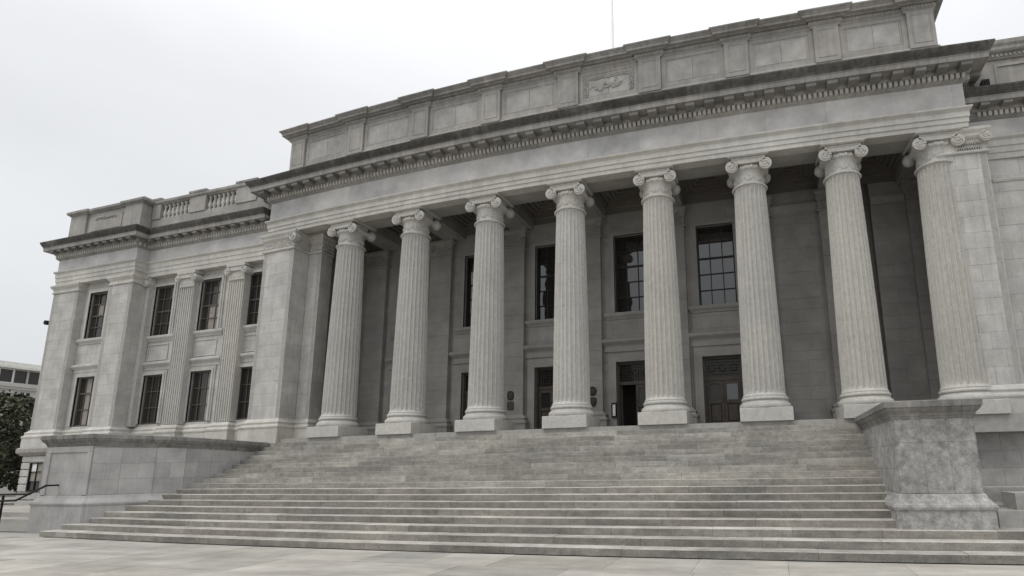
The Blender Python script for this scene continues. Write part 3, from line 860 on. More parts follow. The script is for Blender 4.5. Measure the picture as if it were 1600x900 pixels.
# ---- back wall of the porch
YB = 3.15
WX = [-10.08, -6.62, -3.13, 0.41, 3.85]
HW = .73
ops = []
for x in WX: ops += [(x - HW, x + HW, 7.95, 11.28), (x - HW, x + HW, FLOOR, 5.92)]
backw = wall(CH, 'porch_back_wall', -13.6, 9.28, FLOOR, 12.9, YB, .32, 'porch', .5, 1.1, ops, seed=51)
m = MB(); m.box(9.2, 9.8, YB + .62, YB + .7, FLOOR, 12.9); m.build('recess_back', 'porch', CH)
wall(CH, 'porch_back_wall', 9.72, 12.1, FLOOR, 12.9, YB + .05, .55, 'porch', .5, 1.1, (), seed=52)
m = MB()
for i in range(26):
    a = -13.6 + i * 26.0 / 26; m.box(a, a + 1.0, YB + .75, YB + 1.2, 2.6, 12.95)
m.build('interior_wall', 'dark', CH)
# lower base of the back wall and pilasters
def pilaster(parent, x, w_, yf, mat):
    m = MB(); zz = courses(3.98, 11.3, .62)
    for a, b in zip(zz, zz[1:]): m.cbox(x - w_ / 2, x + w_ / 2, yf, yf + .28, a + .002, b - .002, .006)
    p_ = m.build('pilaster', mat, parent)
    pth = [(x - w_ / 2, yf + .25), (x - w_ / 2, yf), (x + w_ / 2, yf), (x + w_ / 2, yf + .25)]
    m = MB(); m.sweep(PIERBASE, pth); m.build('pilaster_base', mat, p_)
    m = MB(); m.sweep([(-.1, 11.28), (.05, 11.28), (.07, 11.32), (.04, 11.38), (.02, 11.42), (.03, 11.9), (.1, 11.96), (.13, 12.0), (.13, 12.1), (-.1, 12.1)], pth); pcap = m.build('pilaster_capital', mat, p_)
    c = MB(); rgp = random.Random(int(x * 10))
    for i in range(9):
        for zz_ in (11.5, 11.62, 11.76): c.blob((x - w_ / 2 + .1 + (w_ - .2) * i / 8 + rgp.uniform(-.02, .02), yf - .03, zz_), .05, .035, .06, 6, 4, .25)
    for sx in (-1, 1): disc(c, x + sx * (w_ / 2 - .06), 11.82, .15, yf - .1, yf + .05, 16)
    c.build('carved_band', mat, p_, smooth=True)
for x in [-12.15, -8.55, -4.88, -1.42, 2.1, 5.45, 8.4, 11.5]: pilaster(CH, x, 1.13, YB - .22, 'porch')
# windows and doors
def stone_frame(parent, x0, x1, z0, z1, yf, w_, mat, sill=True, top=True):
    m = MB()
    for (o, d) in ((w_, .05), (w_ * .55, .085)):
        for a, b, c, dd in ((x0 - o, x0, z0, z1 + o), (x1, x1 + o, z0, z1 + o), (x0, x1, z1, z1 + o)):
            m.box(a, b, yf - d, yf + .02, c, dd)
    return m.build('surround', mat, parent)
def window(parent, x0, x1, z0, z1, yf, yg, cols, rows, fmat, gmat, stonemat, lintel=False, sill=True, blind=None, thick_row=None, fw_=.2, bar=.035):
    fr = MB(); b = .06
    for a, c, d, e in ((x0, x0 + b, z0, z1), (x1 - b, x1, z0, z1), (x0 + b, x1 - b, z0, z0 + b), (x0 + b, x1 - b, z1 - b, z1)): fr.box(a, c, yg - .05, yg + .04, d, e)
    W_ = fr.build('window', fmat, parent)
    m = MB()
    for i in range(1, cols):
        x = x0 + (x1 - x0) * i / cols; m.box(x - bar / 2, x + bar / 2, yg - .03, yg + .0, z0 + b, z1 - b)
    m.build('muntin', fmat, W_)
    for j in range(1, rows):
        z = z0 + (z1 - z0) * j / rows; t = bar * (2.0 if j == thick_row else 1)
        m = MB(); m.box(x0 + b, x1 - b, yg - .034, yg - .002, z - t / 2, z + t / 2); m.build('muntin', fmat, W_)
    m = MB()
    for i in range(cols):
        for j in range(rows):
            p = MB(); q0, q1 = x0 + (x1 - x0) * i / cols, x0 + (x1 - x0) * (i + 1) / cols; w0, w1 = z0 + (z1 - z0) * j / rows, z0 + (z1 - z0) * (j + 1) / rows
            t1, t2 = random.uniform(-.004, .004), random.uniform(-.003, .003)
            p.add([(q0, yg + .012 + t1, w0), (q1, yg + .012 - t1, w0), (q1, yg + .012 - t1 + t2, w1), (q0, yg + .012 + t1 + t2, w1), (q0, yg + .02, w0), (q1, yg + .02, w0), (q1, yg + .02, w1), (q0, yg + .02, w1)],
                  [(0, 1, 2, 3), (7, 6, 5, 4), (0, 4, 5, 1), (1, 5, 6, 2), (2, 6, 7, 3), (3, 7, 4, 0)])
            p.build('pane', blind[(i, j)] if blind and (i, j) in blind else gmat, W_)
    stone_frame(W_, x0, x1, z0, z1, yf, fw_, stonemat)
    if sill:
        m = MB(); m.sweep([(-.15, z0 - .27), (.04, z0 - .27), (.06, z0 - .21), (.12, z0 - .15), (.15, z0 - .10), (.15, z0 - .005), (-.15, z0 - .0)], [(x0 - fw_ - .08, yf + .15), (x0 - fw_ - .08, yf), (x1 + fw_ + .08, yf), (x1 + fw_ + .08, yf + .15)]); m.build('sill', stonemat, W_)
    if lintel:
        za = z1 + fw_ + .03
        m = MB(); m.sweep([(-.1, za), (.03, za), (.03, za + .12), (.06, za + .17), (.14, za + .24), (.17, za + .28), (.17, za + .36), (.1, za + .40), (-.1, za + .42)], [(x0 - fw_ - .14, yf + .1), (x0 - fw_ - .14, yf), (x1 + fw_ + .14, yf), (x1 + fw_ + .14, yf + .1)]); m.build('lintel', stonemat, W_)
    return W_
for x in WX:
    window(CH, x - HW, x + HW, 7.95, 11.28, YB, YB + .2, 3, 5, 'pframe', 'glass', 'porch', thick_row=3, fw_=.22)
def door(parent, x, opened):
    x0, x1, z0, z1 = x - HW, x + HW, FLOOR, 5.92; yd = YB + .2; tr = 5.10
    m = MB()
    for a, b, c, d in ((x0, x0 + .1, z0, z1), (x1 - .1, x1, z0, z1), (x0 + .1, x1 - .1, z1 - .1, z1), (x0 + .1, x1 - .1, tr - .1, tr + .03)): m.box(a, b, yd - .06, yd + .1, c, d)
    D = m.build('door', 'wood', parent)
    m = MB(); m.box(x0 + .1, x1 - .1, yd + .04, yd + .05, tr + .03, z1 - .1); m.build('transom_glass', 'glass_w', D)
    m = MB()
    a0, a1, c0, c1 = x0 + .1, x1 - .1, tr + .03, z1 - .1
    for i in range(1, 12):
        q = a0 + (a1 - a0) * i / 12; m.box(q - .012, q + .012, yd - .01, yd + .02, c0, c1)
    for i in range(1, 6):
        q = c0 + (c1 - c0) * i / 6; m.box(a0, a1, yd - .012, yd + .018, q - .010, q + .010)
    for cx in (x - .42, x, x + .42):
        pts = [(cx + .13 * math.cos(t * math.pi / 6), yd - .015, (c0 + c1) / 2 + .13 * math.sin(t * math.pi / 6)) for t in range(13)]
        m.tube(pts, .016, 5)
    m.build('transom_grille', 'bronze', D)
    for sg in (-1, 1):
        a, b = (x0 + .1, x) if sg < 0 else (x, x1 - .1)
        if opened and sg < 0:                 # leaf swung inwards against the jamb
            m = MB(); m.box(a, a + .06, yd + .08, yd + .66, z0 + .02, tr - .1); m.build('door_leaf', 'wood', D); continue
        m = MB()
        for p, q, c, d in ((a + .006, a + .11, z0 + .02, tr - .1), (b - .11, b - .006, z0 + .02, tr - .1), (a + .11, b - .11, z0 + .02, z0 + .3), (a + .11, b - .11, tr - .24, tr - .1), (a + .11, b - .11, z0 + .98, z0 + 1.12)): m.box(p, q, yd - .03, yd + .05, c, d)
        lf = m.build('door_leaf', 'wood', D)
        m = MB(); m.box(a + .11, b - .11, yd + .01, yd + .03, z0 + 1.12, tr - .24); m.build('pane', 'glass' if (sg > 0 and x > 3) else 'glass_w', lf)
        m = MB(); m.cbox(a + .11, b - .11, yd - .0, yd + .03, z0 + .3, z0 + .98, .03); m.build('door_panel', 'wood', lf)
        m = MB(); hx = b - .06 if sg < 0 else a + .06
        m.tube([(hx, yd - .03, z0 + 1.0), (hx, yd - .08, z0 + 1.03), (hx, yd - .08, z0 + 1.3), (hx, yd - .03, z0 + 1.33)], .014, 6); m.build('handle', 'tan_bronze', lf)
    stone_frame(D, x0, x1, z0, z1, YB, .33, 'porch')
    za = z1 + .42
    m = MB(); m.sweep([(-.1, za), (.05, za), (.05, za + .2), (.08, za + .27), (.15, za + .34), (.2, za + .4), (.2, za + .5), (.1, za + .54), (-.1, za + .56)], [(x0 - .42, YB + .1), (x0 - .42, YB), (x1 + .42, YB), (x1 + .42, YB + .1)]); m.build('lintel', 'porch', D)
for x in WX: door(CH, x, abs(x - .41) < .1)
# blank bays at the right: a string course below the ceiling
for a, b, yv in ((6.02, 7.83, YB), (9.74, 10.93, YB + .05)):
    m = MB(); m.sweep([(-.1, 11.4), (.04, 11.4), (.06, 11.5), (.12, 11.58), (.14, 11.7), (-.1, 11.72)], [(a, yv), (b, yv)]); m.build('string_course', 'porch', CH)
side_wall(CH, 'porch_end_wall', 12.1, .3, 3.4, FLOOR, 12.9, -1, 'porch', .5, .9, seed=32)

# ---- porch ceiling: beams and coffers
m = MB()
for i in range(27):
    a = -13.7 + i * 26.1 / 27; m.box(a, a + 26.1 / 27, -.2, 3.6, 12.95, 13.05)
ceil = m.build('porch_ceiling', 'ceil', CH)
m = MB()
for i in range(27):
    a = -15.3 + i * 27.4 / 27; m.box(a, a + 27.4 / 27, -.22, .62, 12.115, 12.96)
m.build('ceiling_beam', 'porch', ceil)
m = MB(); m.sweep([(-.1, 12.3), (.03, 12.3), (.05, 12.5), (.1, 12.55), (.12, 12.7), (.2, 12.8), (.2, 12.95), (-.1, 12.95)], [(-13.6, 3.14), (12.1, 3.14)]); m.build('ceiling_cornice', 'ceil', ceil)
for x in CX + [-13.3]:
    m = MB(); m.box(x - .5, x + .5, .6, 3.16, 12.12, 12.96)
    m.box(x - .36, x + .36, .7, 2.9, 12.10, 12.118); m.build('ceiling_beam', 'porch', ceil)
for a, b in zip(CX, CX[1:]):
    x0, x1 = a + .5, b - .5; y0, y1 = .62, 3.0
    m = MB()
    for q, (ins, zz) in enumerate(((.0, 12.55), (.16, 12.64), (.32, 12.72), (.48, 12.80), (.62, 12.86))):
        X0, X1, Y0, Y1_ = x0 + ins, x1 - ins, y0 + ins * .8, y1 - ins * .8
        if X1 - X0 < .4 or Y1_ - Y0 < .4: continue
        for p, r_, s_, t in ((X0, X1, Y0, Y0 + .13), (X0, X1, Y1_ - .13, Y1_), (X0, X0 + .16, Y0 + .13, Y1_ - .13), (X1 - .16, X1, Y0 + .13, Y1_ - .13)):
            m.box(p, r_, s_, t, zz, 12.96)
    cf = m.build('coffer', 'ceil', ceil)
    c = MB(); mx, my = (x0 + x1) / 2, (y0 + y1) / 2
    for i in range(8):
        t = i * math.pi / 4; c.blob((mx + .2 * math.cos(t), my + .2 * math.sin(t), 12.93), .11, .11, .06, 8, 4)
    c.blob((mx, my, 12.92), .1, .1, .09, 8, 5); c.build('rosette', 'ceil', cf, smooth=True)

# ================================================================== LEFT WING
WS = 11.22
WARCH = [(-.4, WS), (0, WS), (0, 11.42), (.025, 11.425), (.025, 11.63), (.05, 11.635), (.05, 11.84), (.07, 11.86), (.11, 11.90), (.12, 11.92), (.12, 11.97), (-.4, 11.97)]
WFRZ = [(-.4, 11.972), (.0, 11.972), (.0, 12.58), (-.4, 12.58)]
WBED = [(-.4, 12.582), (.02, 12.582), (.08, 12.63), (.10, 12.65), (.10, 12.82), (.15, 12.83), (.18, 12.87), (.20, 12.90), (.20, 13.0), (-.4, 13.0)]
WCRN = [(-.4, 13.002), (.46, 13.002), (.46, 12.985), (.50, 12.985), (.505, 13.13), (.52, 13.14), (.52, 13.16), (-.4, 13.16)]
WCYM = [(-.4, 13.162), (.515, 13.162), (.54, 13.22), (.59, 13.30), (.62, 13.38), (.63, 13.385), (.63, 13.45), (-.4, 13.49)]
WP = [(-29.0, 5.0), (-29.0, -.9), (-23.35, -.9), (-23.35, -.3), (-15.62, -.3)]
def wing_entab(path, sf, st):
    for nm, pr, mt, sz in (('architrave', WARCH, 'trim', 2.6), ('frieze', WFRZ, 'marble', 2.2), ('bed_mould', WBED, 'corona', 4), ('corona', WCRN, 'corona', 2.4), ('cymatium', WCYM, 'grime', 1.7)):
        last = band(CH, nm, pr, path, mt, sz, coremat='grime' if nm == 'cymatium' else 'joint', s_from=sf, s_to=st)
    dentils(CH, cut(path, sf + .5, st), 12.665, 12.82, .08, .17, .16, .095)
wing_entab(WP, 3.0, plen(WP))
md2 = MB(); md2.box(-.13, .13, -.28, 0, 0, .115); md2_me = md2.mesh('modillion', 'modil')
for i in range(11): put('modillion', md2_me, CH, -28.9 + 5.5 * i / 10, -.9 - .19, 12.88)
for i in range(13): put('modillion', md2_me, CH, -22.85 + 7.1 * i / 12, -.3 - .19, 12.88)
# pavilion piers
WCAP = [(-.1, 10.80), (.04, 10.80), (.06, 10.84), (.03, 10.88), (.02, 10.90), (.02, 11.0), (.06, 11.04), (.10, 11.10), (.13, 11.14), (.13, 11.215), (-.1, 11.215)]
WBASE = [(-.1, 3.14), (.18, 3.14), (.18, 3.57), (.2, 3.6), (.21, 3.65), (.2, 3.69), (.15, 3.71), (.12, 3.76), (.13, 3.80), (.14, 3.83), (.13, 3.86), (.07, 3.90), (.03, 3.95), (0, 3.98), (-.1, 3.98)]
for a, b, sd_ in ((-29.0, -27.15, 61), (-24.9, -23.35, 62)):
    m = MB(); m.box(a + .05, b - .05, -.86, .3, 3.0, 11.22); p_ = m.build('pier', 'joint', CH)
    wall(p_, 'pier_face', a, b, 3.98, 10.8, -.9, .2, 'wall', .5, .85, seed=sd_, single=True)
    side_wall(p_, 'pier_face', b, -.9, .05, 3.98, 10.8, 1, 'wall', .5, .9, seed=sd_ + 1)
    side_wall(p_, 'pier_face', a, -.9, .05, 3.98, 10.8, -1, 'wall', .5, .9, seed=sd_ + 2)
    pth = [(a, .05), (a, -.9), (b, -.9), (b, .05)]
    m = MB(); m.sweep(WCAP, pth); m.build('pier_capital', 'trim', p_)
    m = MB(); m.sweep(WBASE, pth); m.build('pier_base', 'trim', p_)
side_wall(CH, 'wing_end_wall', -29.0, .05, 6.0, 3.14, 11.3, -1, 'wall', .5, 1.0, seed=69)
PW0, PW1 = -26.68, -25.42
wall(CH, 'wing_wall', -27.15, -24.9, 3.98, WS, -.55, .3, 'wall', .5, .8, [(PW0, PW1, 8.35, 10.7), (PW0, PW1, 4.08, 6.45)], seed=71)
bl1 = {(i, j): 'blind' for i in (1, 2) for j in range(0, 4)}
window(CH, PW0, PW1, 8.35, 10.7, -.55, -.41, 3, 4, 'frame', 'glass_w', 'wall', blind={k: v for k, v in bl1.items() if k[0] == 2 or k == (1, 2)}, thick_row=2)
window(CH, PW0, PW1, 4.10, 6.45, -.55, -.41, 3, 3, 'frame', 'glass_w', 'wall', lintel=True, sill=False, blind={k: v for k, v in bl1.items() if k[1] < 3}, thick_row=2)
# recessed part with fluted pilasters
RX = [(-23.0, -21.75), (-19.97, -18.7), (-17.1, -15.85)]
ops = []
for a, b in RX: ops += [(a, b, 8.3, 10.78), (a, b, 4.08, 6.4)]
wall(CH, 'wing_wall', -23.35, -15.57, 3.98, WS, .05, .3, 'wall', .5, .8, ops, seed=72)
for i, (a, b) in enumerate(RX):
    window(CH, a, b, 8.3, 10.78, .05, .18, 3, 4, 'frame', 'glass_w', 'wall', blind={(2, 0): 'blind', (2, 1): 'blind', (1, 0): 'blind', (1, 1): 'blind', (2, 2): 'blind', (2, 3): 'blind'} if i == 1 else ({(2, 3): 'blind'} if i == 0 else None), thick_row=2)
    window(CH, a, b, 4.10, 6.4, .05, .18, 3, 3, 'frame', 'glass_w', 'wall', lintel=True, sill=False, blind={(2, 1): 'blind', (2, 2): 'blind', (2, 0): 'blind'} if i == 1 else None, thick_row=None)
    m = MB(); frame_ring(m, a - .05, b + .05, 7.1, 7.9, .05, .06, .03); m.build('panel_border', 'wall', CH)
m = MB(); m.sweep(WBASE, [(-23.33, .05), (-15.6, .05)]); m.build('wall_base', 'trim', CH)
m = MB(); m.sweep(WBASE, [(-27.13, -.55), (-24.92, -.55)]); m.build('wall_base', 'trim', CH)
def fluted_pilaster(x0, x1, yf):
    n = 7; m = MB(); pts = []; w_ = (x1 - x0) / n
    prof = [(x0, yf + .36)]
    for i in range(n):
        a = x0 + w_ * i
        prof += [(a, yf), (a + w_ * .18, yf)]
        for q in range(1, 6): t = math.pi * q / 6; prof.append((a + w_ * (.5 - .34 * math.cos(t)), yf + .075 * math.sin(t)))
        prof += [(a + w_ * .82, yf)]
    prof += [(x1, yf), (x1, yf + .36)]
    lv = [4.0, 10.42]; k = len(prof)
    for z in lv: m.v += [(x, y, z) for x, y in prof]
    m.f = [(i, i + 1, i + 1 + k, i + k) for i in range(k - 1)] + [(k - 1, 0, k, 2 * k - 1), tuple(range(k, 2 * k)), tuple(reversed(range(k)))]
    p_ = m.build('pilaster', 'column', CH)
    pth = [(x0, yf + .3), (x0, yf), (x1, yf), (x1, yf + .3)]
    m = MB(); m.sweep(WBASE, pth); m.build('pilaster_base', 'trim', p_)
    c = MB(); xm = (x0 + x1) / 2; hw = (x1 - x0) / 2
    c.box(x0 - .0, x1 + .0, yf - .02, yf + .35, 10.42, 11.0)
    c.box(x0 - .1, x1 + .1, yf - .14, yf + .35, 11.06, 11.215); c.box(x0 + .05, x1 - .05, yf - .1, yf + .3, 10.86, 11.06)
    for sx in (-1, 1):
        disc(c, xm + sx * (hw + .04), 10.86, .17, yf - .13, yf + .32, 20); spiral(c, xm + sx * (hw + .04), yf - .135, 10.86, .18, sx)
    for i in range(9): c.blob((x0 + .08 + (2 * hw - .16) * i / 8, yf - .03, 10.45), .03, .03, .03, 5, 4)
    for i in range(5): c.blob((x0 + .12 + (2 * hw - .24) * i / 4, yf - .02, 10.62), .05, .03, .09, 6, 4)
    c.build('pilaster_capital', 'column', p_, smooth=True)
fluted_pilaster(-21.03, -20.09, -.28); fluted_pilaster(-17.93, -17.02, -.28)
m = MB(); c = m; disc(c, -23.2, 10.88, .17, -.42, .0, 20); spiral(c, -23.2, -.425, 10.88, .18, 1); c.box(-23.34, -23.1, -.26, .03, 4.0, 11.2); c.build('respond', 'column', CH)
# basement below the water table
m = MB(); m.sweep([(-.3, 2.76), (.10, 2.76), (.14, 2.82), (.22, 2.88), (.24, 2.92), (.24, 3.08), (.18, 3.14), (-.3, 3.14)], [(-29.0, 5), (-29.0, -.95), (-23.3, -.95), (-23.3, -.2), (-13.6, -.2)]); m.build('water_table', 'corona', CH)
bl = []
zc = [0, .36, .72, 1.08, 1.44, 1.78, 2.12, 2.45, 2.76]
bop = (-28.3, -27.35, 1.08, 2.45)
bw = MB(); bw.box(-28.98, -23.4, -.92, -.6, 0, 2.76); bw.box(-23.4, -13.6, -.3, .3, 0, 2.76)
bwo = bw.build('basement_wall', 'joint', CH)
rg = random.Random(77)
for a, b in zip(zc, zc[1:]):
    xx = -29.02
    while xx < -23.4:
        L = min(rg.uniform(.7, 1.1), -23.38 - xx)
        if -23.38 - (xx + L) < .3: L = -23.38 - xx
        iv = [(xx, xx + L)]
        if a < bop[3] - .01 and b > bop[2] + .01:
            iv = [(p, min(q, bop[0])) for p, q in iv if p < bop[0]] + [(max(p, bop[1]), q) for p, q in iv if q > bop[1]]
        for p, q in iv:
            if q - p > .05:
                m = MB(); m.cbox(p + .006, q - .006, -1.0, -.9, a + .022, b - .022, .02); m.build('stone', 'wall', bwo); NSTONE[0] += 1
        xx += L
side_wall(CH, 'basement_wall', -29.0, -.95, 5, 0, 2.76, -1, 'base', .36, .9, seed=81)
window(CH, bop[0], bop[1], 1.12, 2.45, -.97, -.98, 2, 3, 'iron', 'glass_w', 'wall', sill=False, fw_=.02, blind={(0, 2): 'white', (1, 2): 'blind', (0, 1): 'blind', (1, 1): 'blind'})
# parapet and balustrade
m = MB(); m.box(-28.7, -23.6, -.75, 4.0, 13.42, 15.0); m.box(-23.7, -15.4, .32, 4.0, 13.42, 15.1)
para = m.build('parapet', 'attic', CH)
m = MB(); m.sweep([(-.2, 13.42), (.02, 13.42), (.02, 13.62), (-.03, 13.66), (-.2, 13.66)], [(-28.75, 4), (-28.75, -.8), (-23.55, -.8), (-23.55, 1)]); m.build('parapet_base', 'attic', para)
for a, b in ((-28.75, -27.55), (-24.75, -23.55)):
    m = MB(); m.cbox(a, b, -.86, -.6, 13.64, 14.98, .012); m.build('parapet_pier', 'attic', para)
m = MB(); m.cbox(-27.3, -25.0, -.79, -.7, 13.95, 14.75, .02); m.build('panel', 'attic', para)
m = MB(); rg = random.Random(4)
for i in range(40): m.blob((-26.9 + 1.5 * i / 40, -.8, 14.58 + rg.uniform(-.05, .06)), rg.uniform(.015, .05), .03, rg.uniform(.015, .05), 6, 4, .3)
m.build('carved_relief', 'corona', para, smooth=True)
PCO = [(-.3, 14.96), (.03, 14.96), (.06, 15.0), (.12, 15.03), (.15, 15.06), (.15, 15.17), (.1, 15.2), (-.3, 15.22)]
pc_ = [(-28.75, 4), (-28.75, -.86), (-27.5, -.86), (-27.5, -.78), (-24.8, -.78), (-24.8, -.86), (-23.5, -.86), (-23.5, .2)]
bs = breaks(plen(pc_), 2.2)
for s0, s1 in zip(bs, bs[1:]):
    m = MB(); m.sweep(PCO, cut(pc_, s0 + .002, s1 - .002)); m.build('parapet_coping', 'corona', para)
for a, b in ((-28.75, -27.6), (-24.2, -23.5)):
    m = MB(); m.box(a, b, -.85, -.3, 15.2, 15.29); m.build('parapet_block', 'corona', para)
BY = -.2
m = MB()
for i in range(8): m.box(-23.5 + i, -22.5 + i, BY - .12, BY + .3, 13.42, 14.22)
m.build('balustrade_base', 'attic', para)
for a, b in ((-23.5, -22.95), (-21.0, -19.95), (-18.0, -16.75)):
    m = MB(); m.cbox(a, b, BY - .17, BY + .3, 14.21, 15.02, .012); m.build('balustrade_pier', 'attic', para)
    m = MB(); m.box(a - .04, b + .04, BY - .24, BY + .3, 15.2, 15.3); m.build('parapet_block', 'corona', para)
rp_ = [(-23.5, BY - .12), (-15.45, BY - .12)]
bs = breaks(plen(rp_), 2.0)
for s0, s1 in zip(bs, bs[1:]):
    m = MB(); m.sweep([(-.4, 14.95), (.02, 14.95), (.05, 14.99), (.10, 15.02), (.12, 15.05), (.12, 15.16), (.08, 15.2), (-.4, 15.21)], cut(rp_, s0 + .002, s1 - .002)); m.build('balustrade_rail', 'corona', para)
bl_ = MB(); bl_.lathe([(.085, 0), (.085, .06), (.05, .08), (.045, .11), (.085, .2), (.095, .27), (.08, .35), (.05, .48), (.042, .58), (.06, .61), (.06, .64), (.085, .66), (.085, .735)], 0, 0, 12)
bl_me = bl_.mesh('baluster', 'trim', smooth=True)
for a, b in ((-22.95, -21.0), (-19.95, -18.0)):
    for i in range(7): put('baluster', bl_me, para, a + (b - a) * (i + .5) / 7, BY, 14.22)
m = MB(); m.box(-16.75, -15.45, BY - .1, BY + .3, 14.21, 14.96); m.build('balustrade_pier', 'attic', para)

# ================================================================== RIGHT WING
YW = -.02
RW = [(12.2, YW), (22.0, YW)]
wing_entab([(12.16, YW), (22.0, YW)], 0, 9.8)
for i in range(10): put('modillion', md2_me, CH, 12.75 + .65 * i, YW - .19, 12.88)
wall(CH, 'wing_wall', 12.4, 22.0, 3.98, WS, YW + .05, .3, 'wall', .56, 1.15, (), seed=91, single=True)
m = MB(); m.sweep([(-.1, 10.45), (.03, 10.45), (.05, 10.52), (.02, 10.56), (-.1, 10.56)], [(12.8, YW + .05), (22, YW + .05)]); m.build('string_course', 'trim', CH)
m = MB(); m.sweep(WBASE, [(12.6, YW + .05), (22, YW + .05)]); m.build('wall_base', 'trim', CH)
m = MB(); m.sweep([(-.3, 2.60), (.12, 2.60), (.16, 2.64), (.22, 2.68), (.24, 2.72), (.24, 2.80), (.18, 2.84), (.1, 2.86), (-.3, 2.86)], [(9.6, YW - .1), (22, YW - .1)]); m.build('water_table', 'corona', CH)
wall(CH, 'wall_base', 9.6, 22.0, 2.862, 3.14, YW - .16, .3, 'wall', .3, 1.3, (), seed=93)
wall(CH, 'basement_wall', 9.6, 22.0, 1.12, 2.6, YW - .1, .3, 'base', .5, 1.1, (), seed=92, single=True)
m = MB(); m.sweep([(-.3, .0), (.55, .0), (.55, .62), (.50, .66), (.3, .68), (.3, 1.08), (.25, 1.12), (-.3, 1.12)], [(9.6, YW - .1), (22, YW - .1)]); m.build('basement_plinth', 'base', CH)
m = MB(); m.box(8.12, 9.75, -.9, .3, 0, 3.06); m.build('podium_end', 'base', CH)
m = MB(); m.box(11.0, 12.1, -1.9, -.6, 0, .55); m.box(11.55, 13.8, -1.6, -.6, .55, .98); m.box(12.1, 14.5, -2.2, -.6, 0, .78); m.build('area_kerb', 'base', CH)
m = MB()
for i in range(10): m.box(12.1 + i, 13.1 + i, YW + .1, 4, 13.4, 15.2)
ra = m.build('parapet', 'attic', CH)
m = MB(); m.sweep([(-.2, 14.75), (.03, 14.75), (.06, 14.80), (.06, 14.92), (.16, 14.95), (.2, 15.0), (.2, 15.1), (.26, 15.17), (.27, 15.24), (-.2, 15.27)], [(12.2, YW + .08), (22, YW + .08)]); m.build('parapet_coping', 'corona', ra)
dentils(ra, [(12.2, YW + .08), (22, YW + .08)], 14.81, 14.9, .05, .11, .13, .07, 'attic')
m = MB(); m.sweep([(-.4, 15.26), (.1, 15.26), (.1, 15.42), (-.4, 15.47)], [(12.2, YW + .08), (22, YW + .08)]); m.build('parapet_coping', 'corona', ra)
m = MB()
frame_ring(m, 13.4, 17.0, 13.75, 14.6, YW + .1, .1, .03); m.build('panel_border', 'attic', ra)
# hidden mass of the building so that no light comes from behind
m = MB(); m.box(-28.9, -13.7, .5, 14, 0, 13.4); m.box(12.15, 22, .5, 14, 0, 13.4); m.box(-13.7, 12.15, 4.4, 14, 0, 13.2)
m.build('rear_block', 'dark', CH)

# ================================================================== SMALL THINGS
fp = thing('flagpole', (-1.0, 6.0, 16.9), 'thin white flagpole standing on the courthouse roof above the carved panel', 'flagpole')
m = MB(); m.tube([(-1.0, 6.0, 16.9), (-1.0, 6.0, 22), (-1.0, 6.0, 33)], .09, 12, taper=.05); m.build('pole', 'pole', fp, b=False, smooth=True)
m = MB(); m.lathe([(.25, 16.9), (.25, 17.0), (.14, 17.05), (.12, 17.3)], -1.0, 6.0, 16); m.build('collar', 'pole', fp, b=False)
m = MB(); m.blob((-1, 6, 33.1), .14, .14, .14, 12, 8); m.build('finial', 'tan_bronze', fp, b=False, smooth=True)

def plaque(x, z, shape, mat, label):
    y = YB - .24
    t = thing('wall_plaque', (x, y + bend(x), z), label, 'plaque', 'bronze plaques beside the doors')
    N = 28; m = MB(); pts = []
    for i in range(N):
        a = 2 * math.pi * i / N; c_, s_ = math.cos(a), math.sin(a)
        if shape == 'oval': q = (abs(c_) ** 3 + abs(s_) ** 3) ** (-1 / 3); px, pz = .145 * q * c_, .19 * q * s_
        elif shape == 'round': px, pz = .17 * c_, .18 * s_
        elif shape == 'shield':
            q = (abs(c_) ** 5 + abs(s_) ** 5) ** (-1 / 5); px, pz = .16 * q * c_, .18 * q * s_
            if pz < 0: px *= (1 + .35 * pz / .2)
        else: q = 1 / max(abs(c_), abs(s_)); px, pz = .145 * q * c_, .165 * q * s_
        pts.append((px, pz))
    m.v = [(x + a, y + .02, z + b) for a, b in pts] + [(x + a, y - .02, z + b) for a, b in pts] + [(x + a * .9, y - .035, z + b * .9) for a, b in pts] + [(x + a * .84, y - .02, z + b * .84) for a, b in pts]
    for k in range(3):
        for i in range(N): m.f.append((k * N + i, k * N + (i + 1) % N, (k + 1) * N + (i + 1) % N, (k + 1) * N + i))
    m.f.append(tuple(range(3 * N, 4 * N))); m.f = [tuple(reversed(f)) for f in m.f]
    m.build('plate', mat, t)
    c = MB(); rgq = random.Random(int(x * 7 + z * 3))
    if shape == 'square':
        for j in range(5): c.box(x - .11, x + .11 - rgq.uniform(0, .05), y - .032, y - .018, z + .1 - j * .05, z + .115 - j * .05)
    else:
        ring = [(x + .1 * math.cos(t_ * math.pi / 10), y - .025, z + .1 * math.sin(t_ * math.pi / 10)) for t_ in range(21)]
        c.tube(ring, .012, 5)
        for i in range(5): a = math.pi / 2 + i * 2 * math.pi / 5; c.blob((x + .05 * math.cos(a), y - .022, z + .05 * math.sin(a)), .028, .015, .028, 6, 4)
    c.build('emblem', 'tan_bronze' if shape != 'square' else 'bronze', t)
plaque(-4.88, 4.78, 'oval', 'bronze', 'dark oval bronze plaque above a small square plate, left of a door')
plaque(-4.88, 4.36, 'square', 'tan_bronze', 'brownish square bronze plate under the dark oval plaque')
plaque(-1.27, 4.78, 'round', 'bronze', 'round dark bronze plaque above the shield plaque, between two doors')
plaque(-1.27, 4.34, 'shield', 'bronze', 'shield shaped dark bronze plaque below the round plaque')
nx_ = -.42; ny_ = YB - .1
ns = thing('notice_case', (nx_, ny_ + bend(nx_), 3.75), 'narrow black framed white notice beside the open door', 'notice')
m = MB()
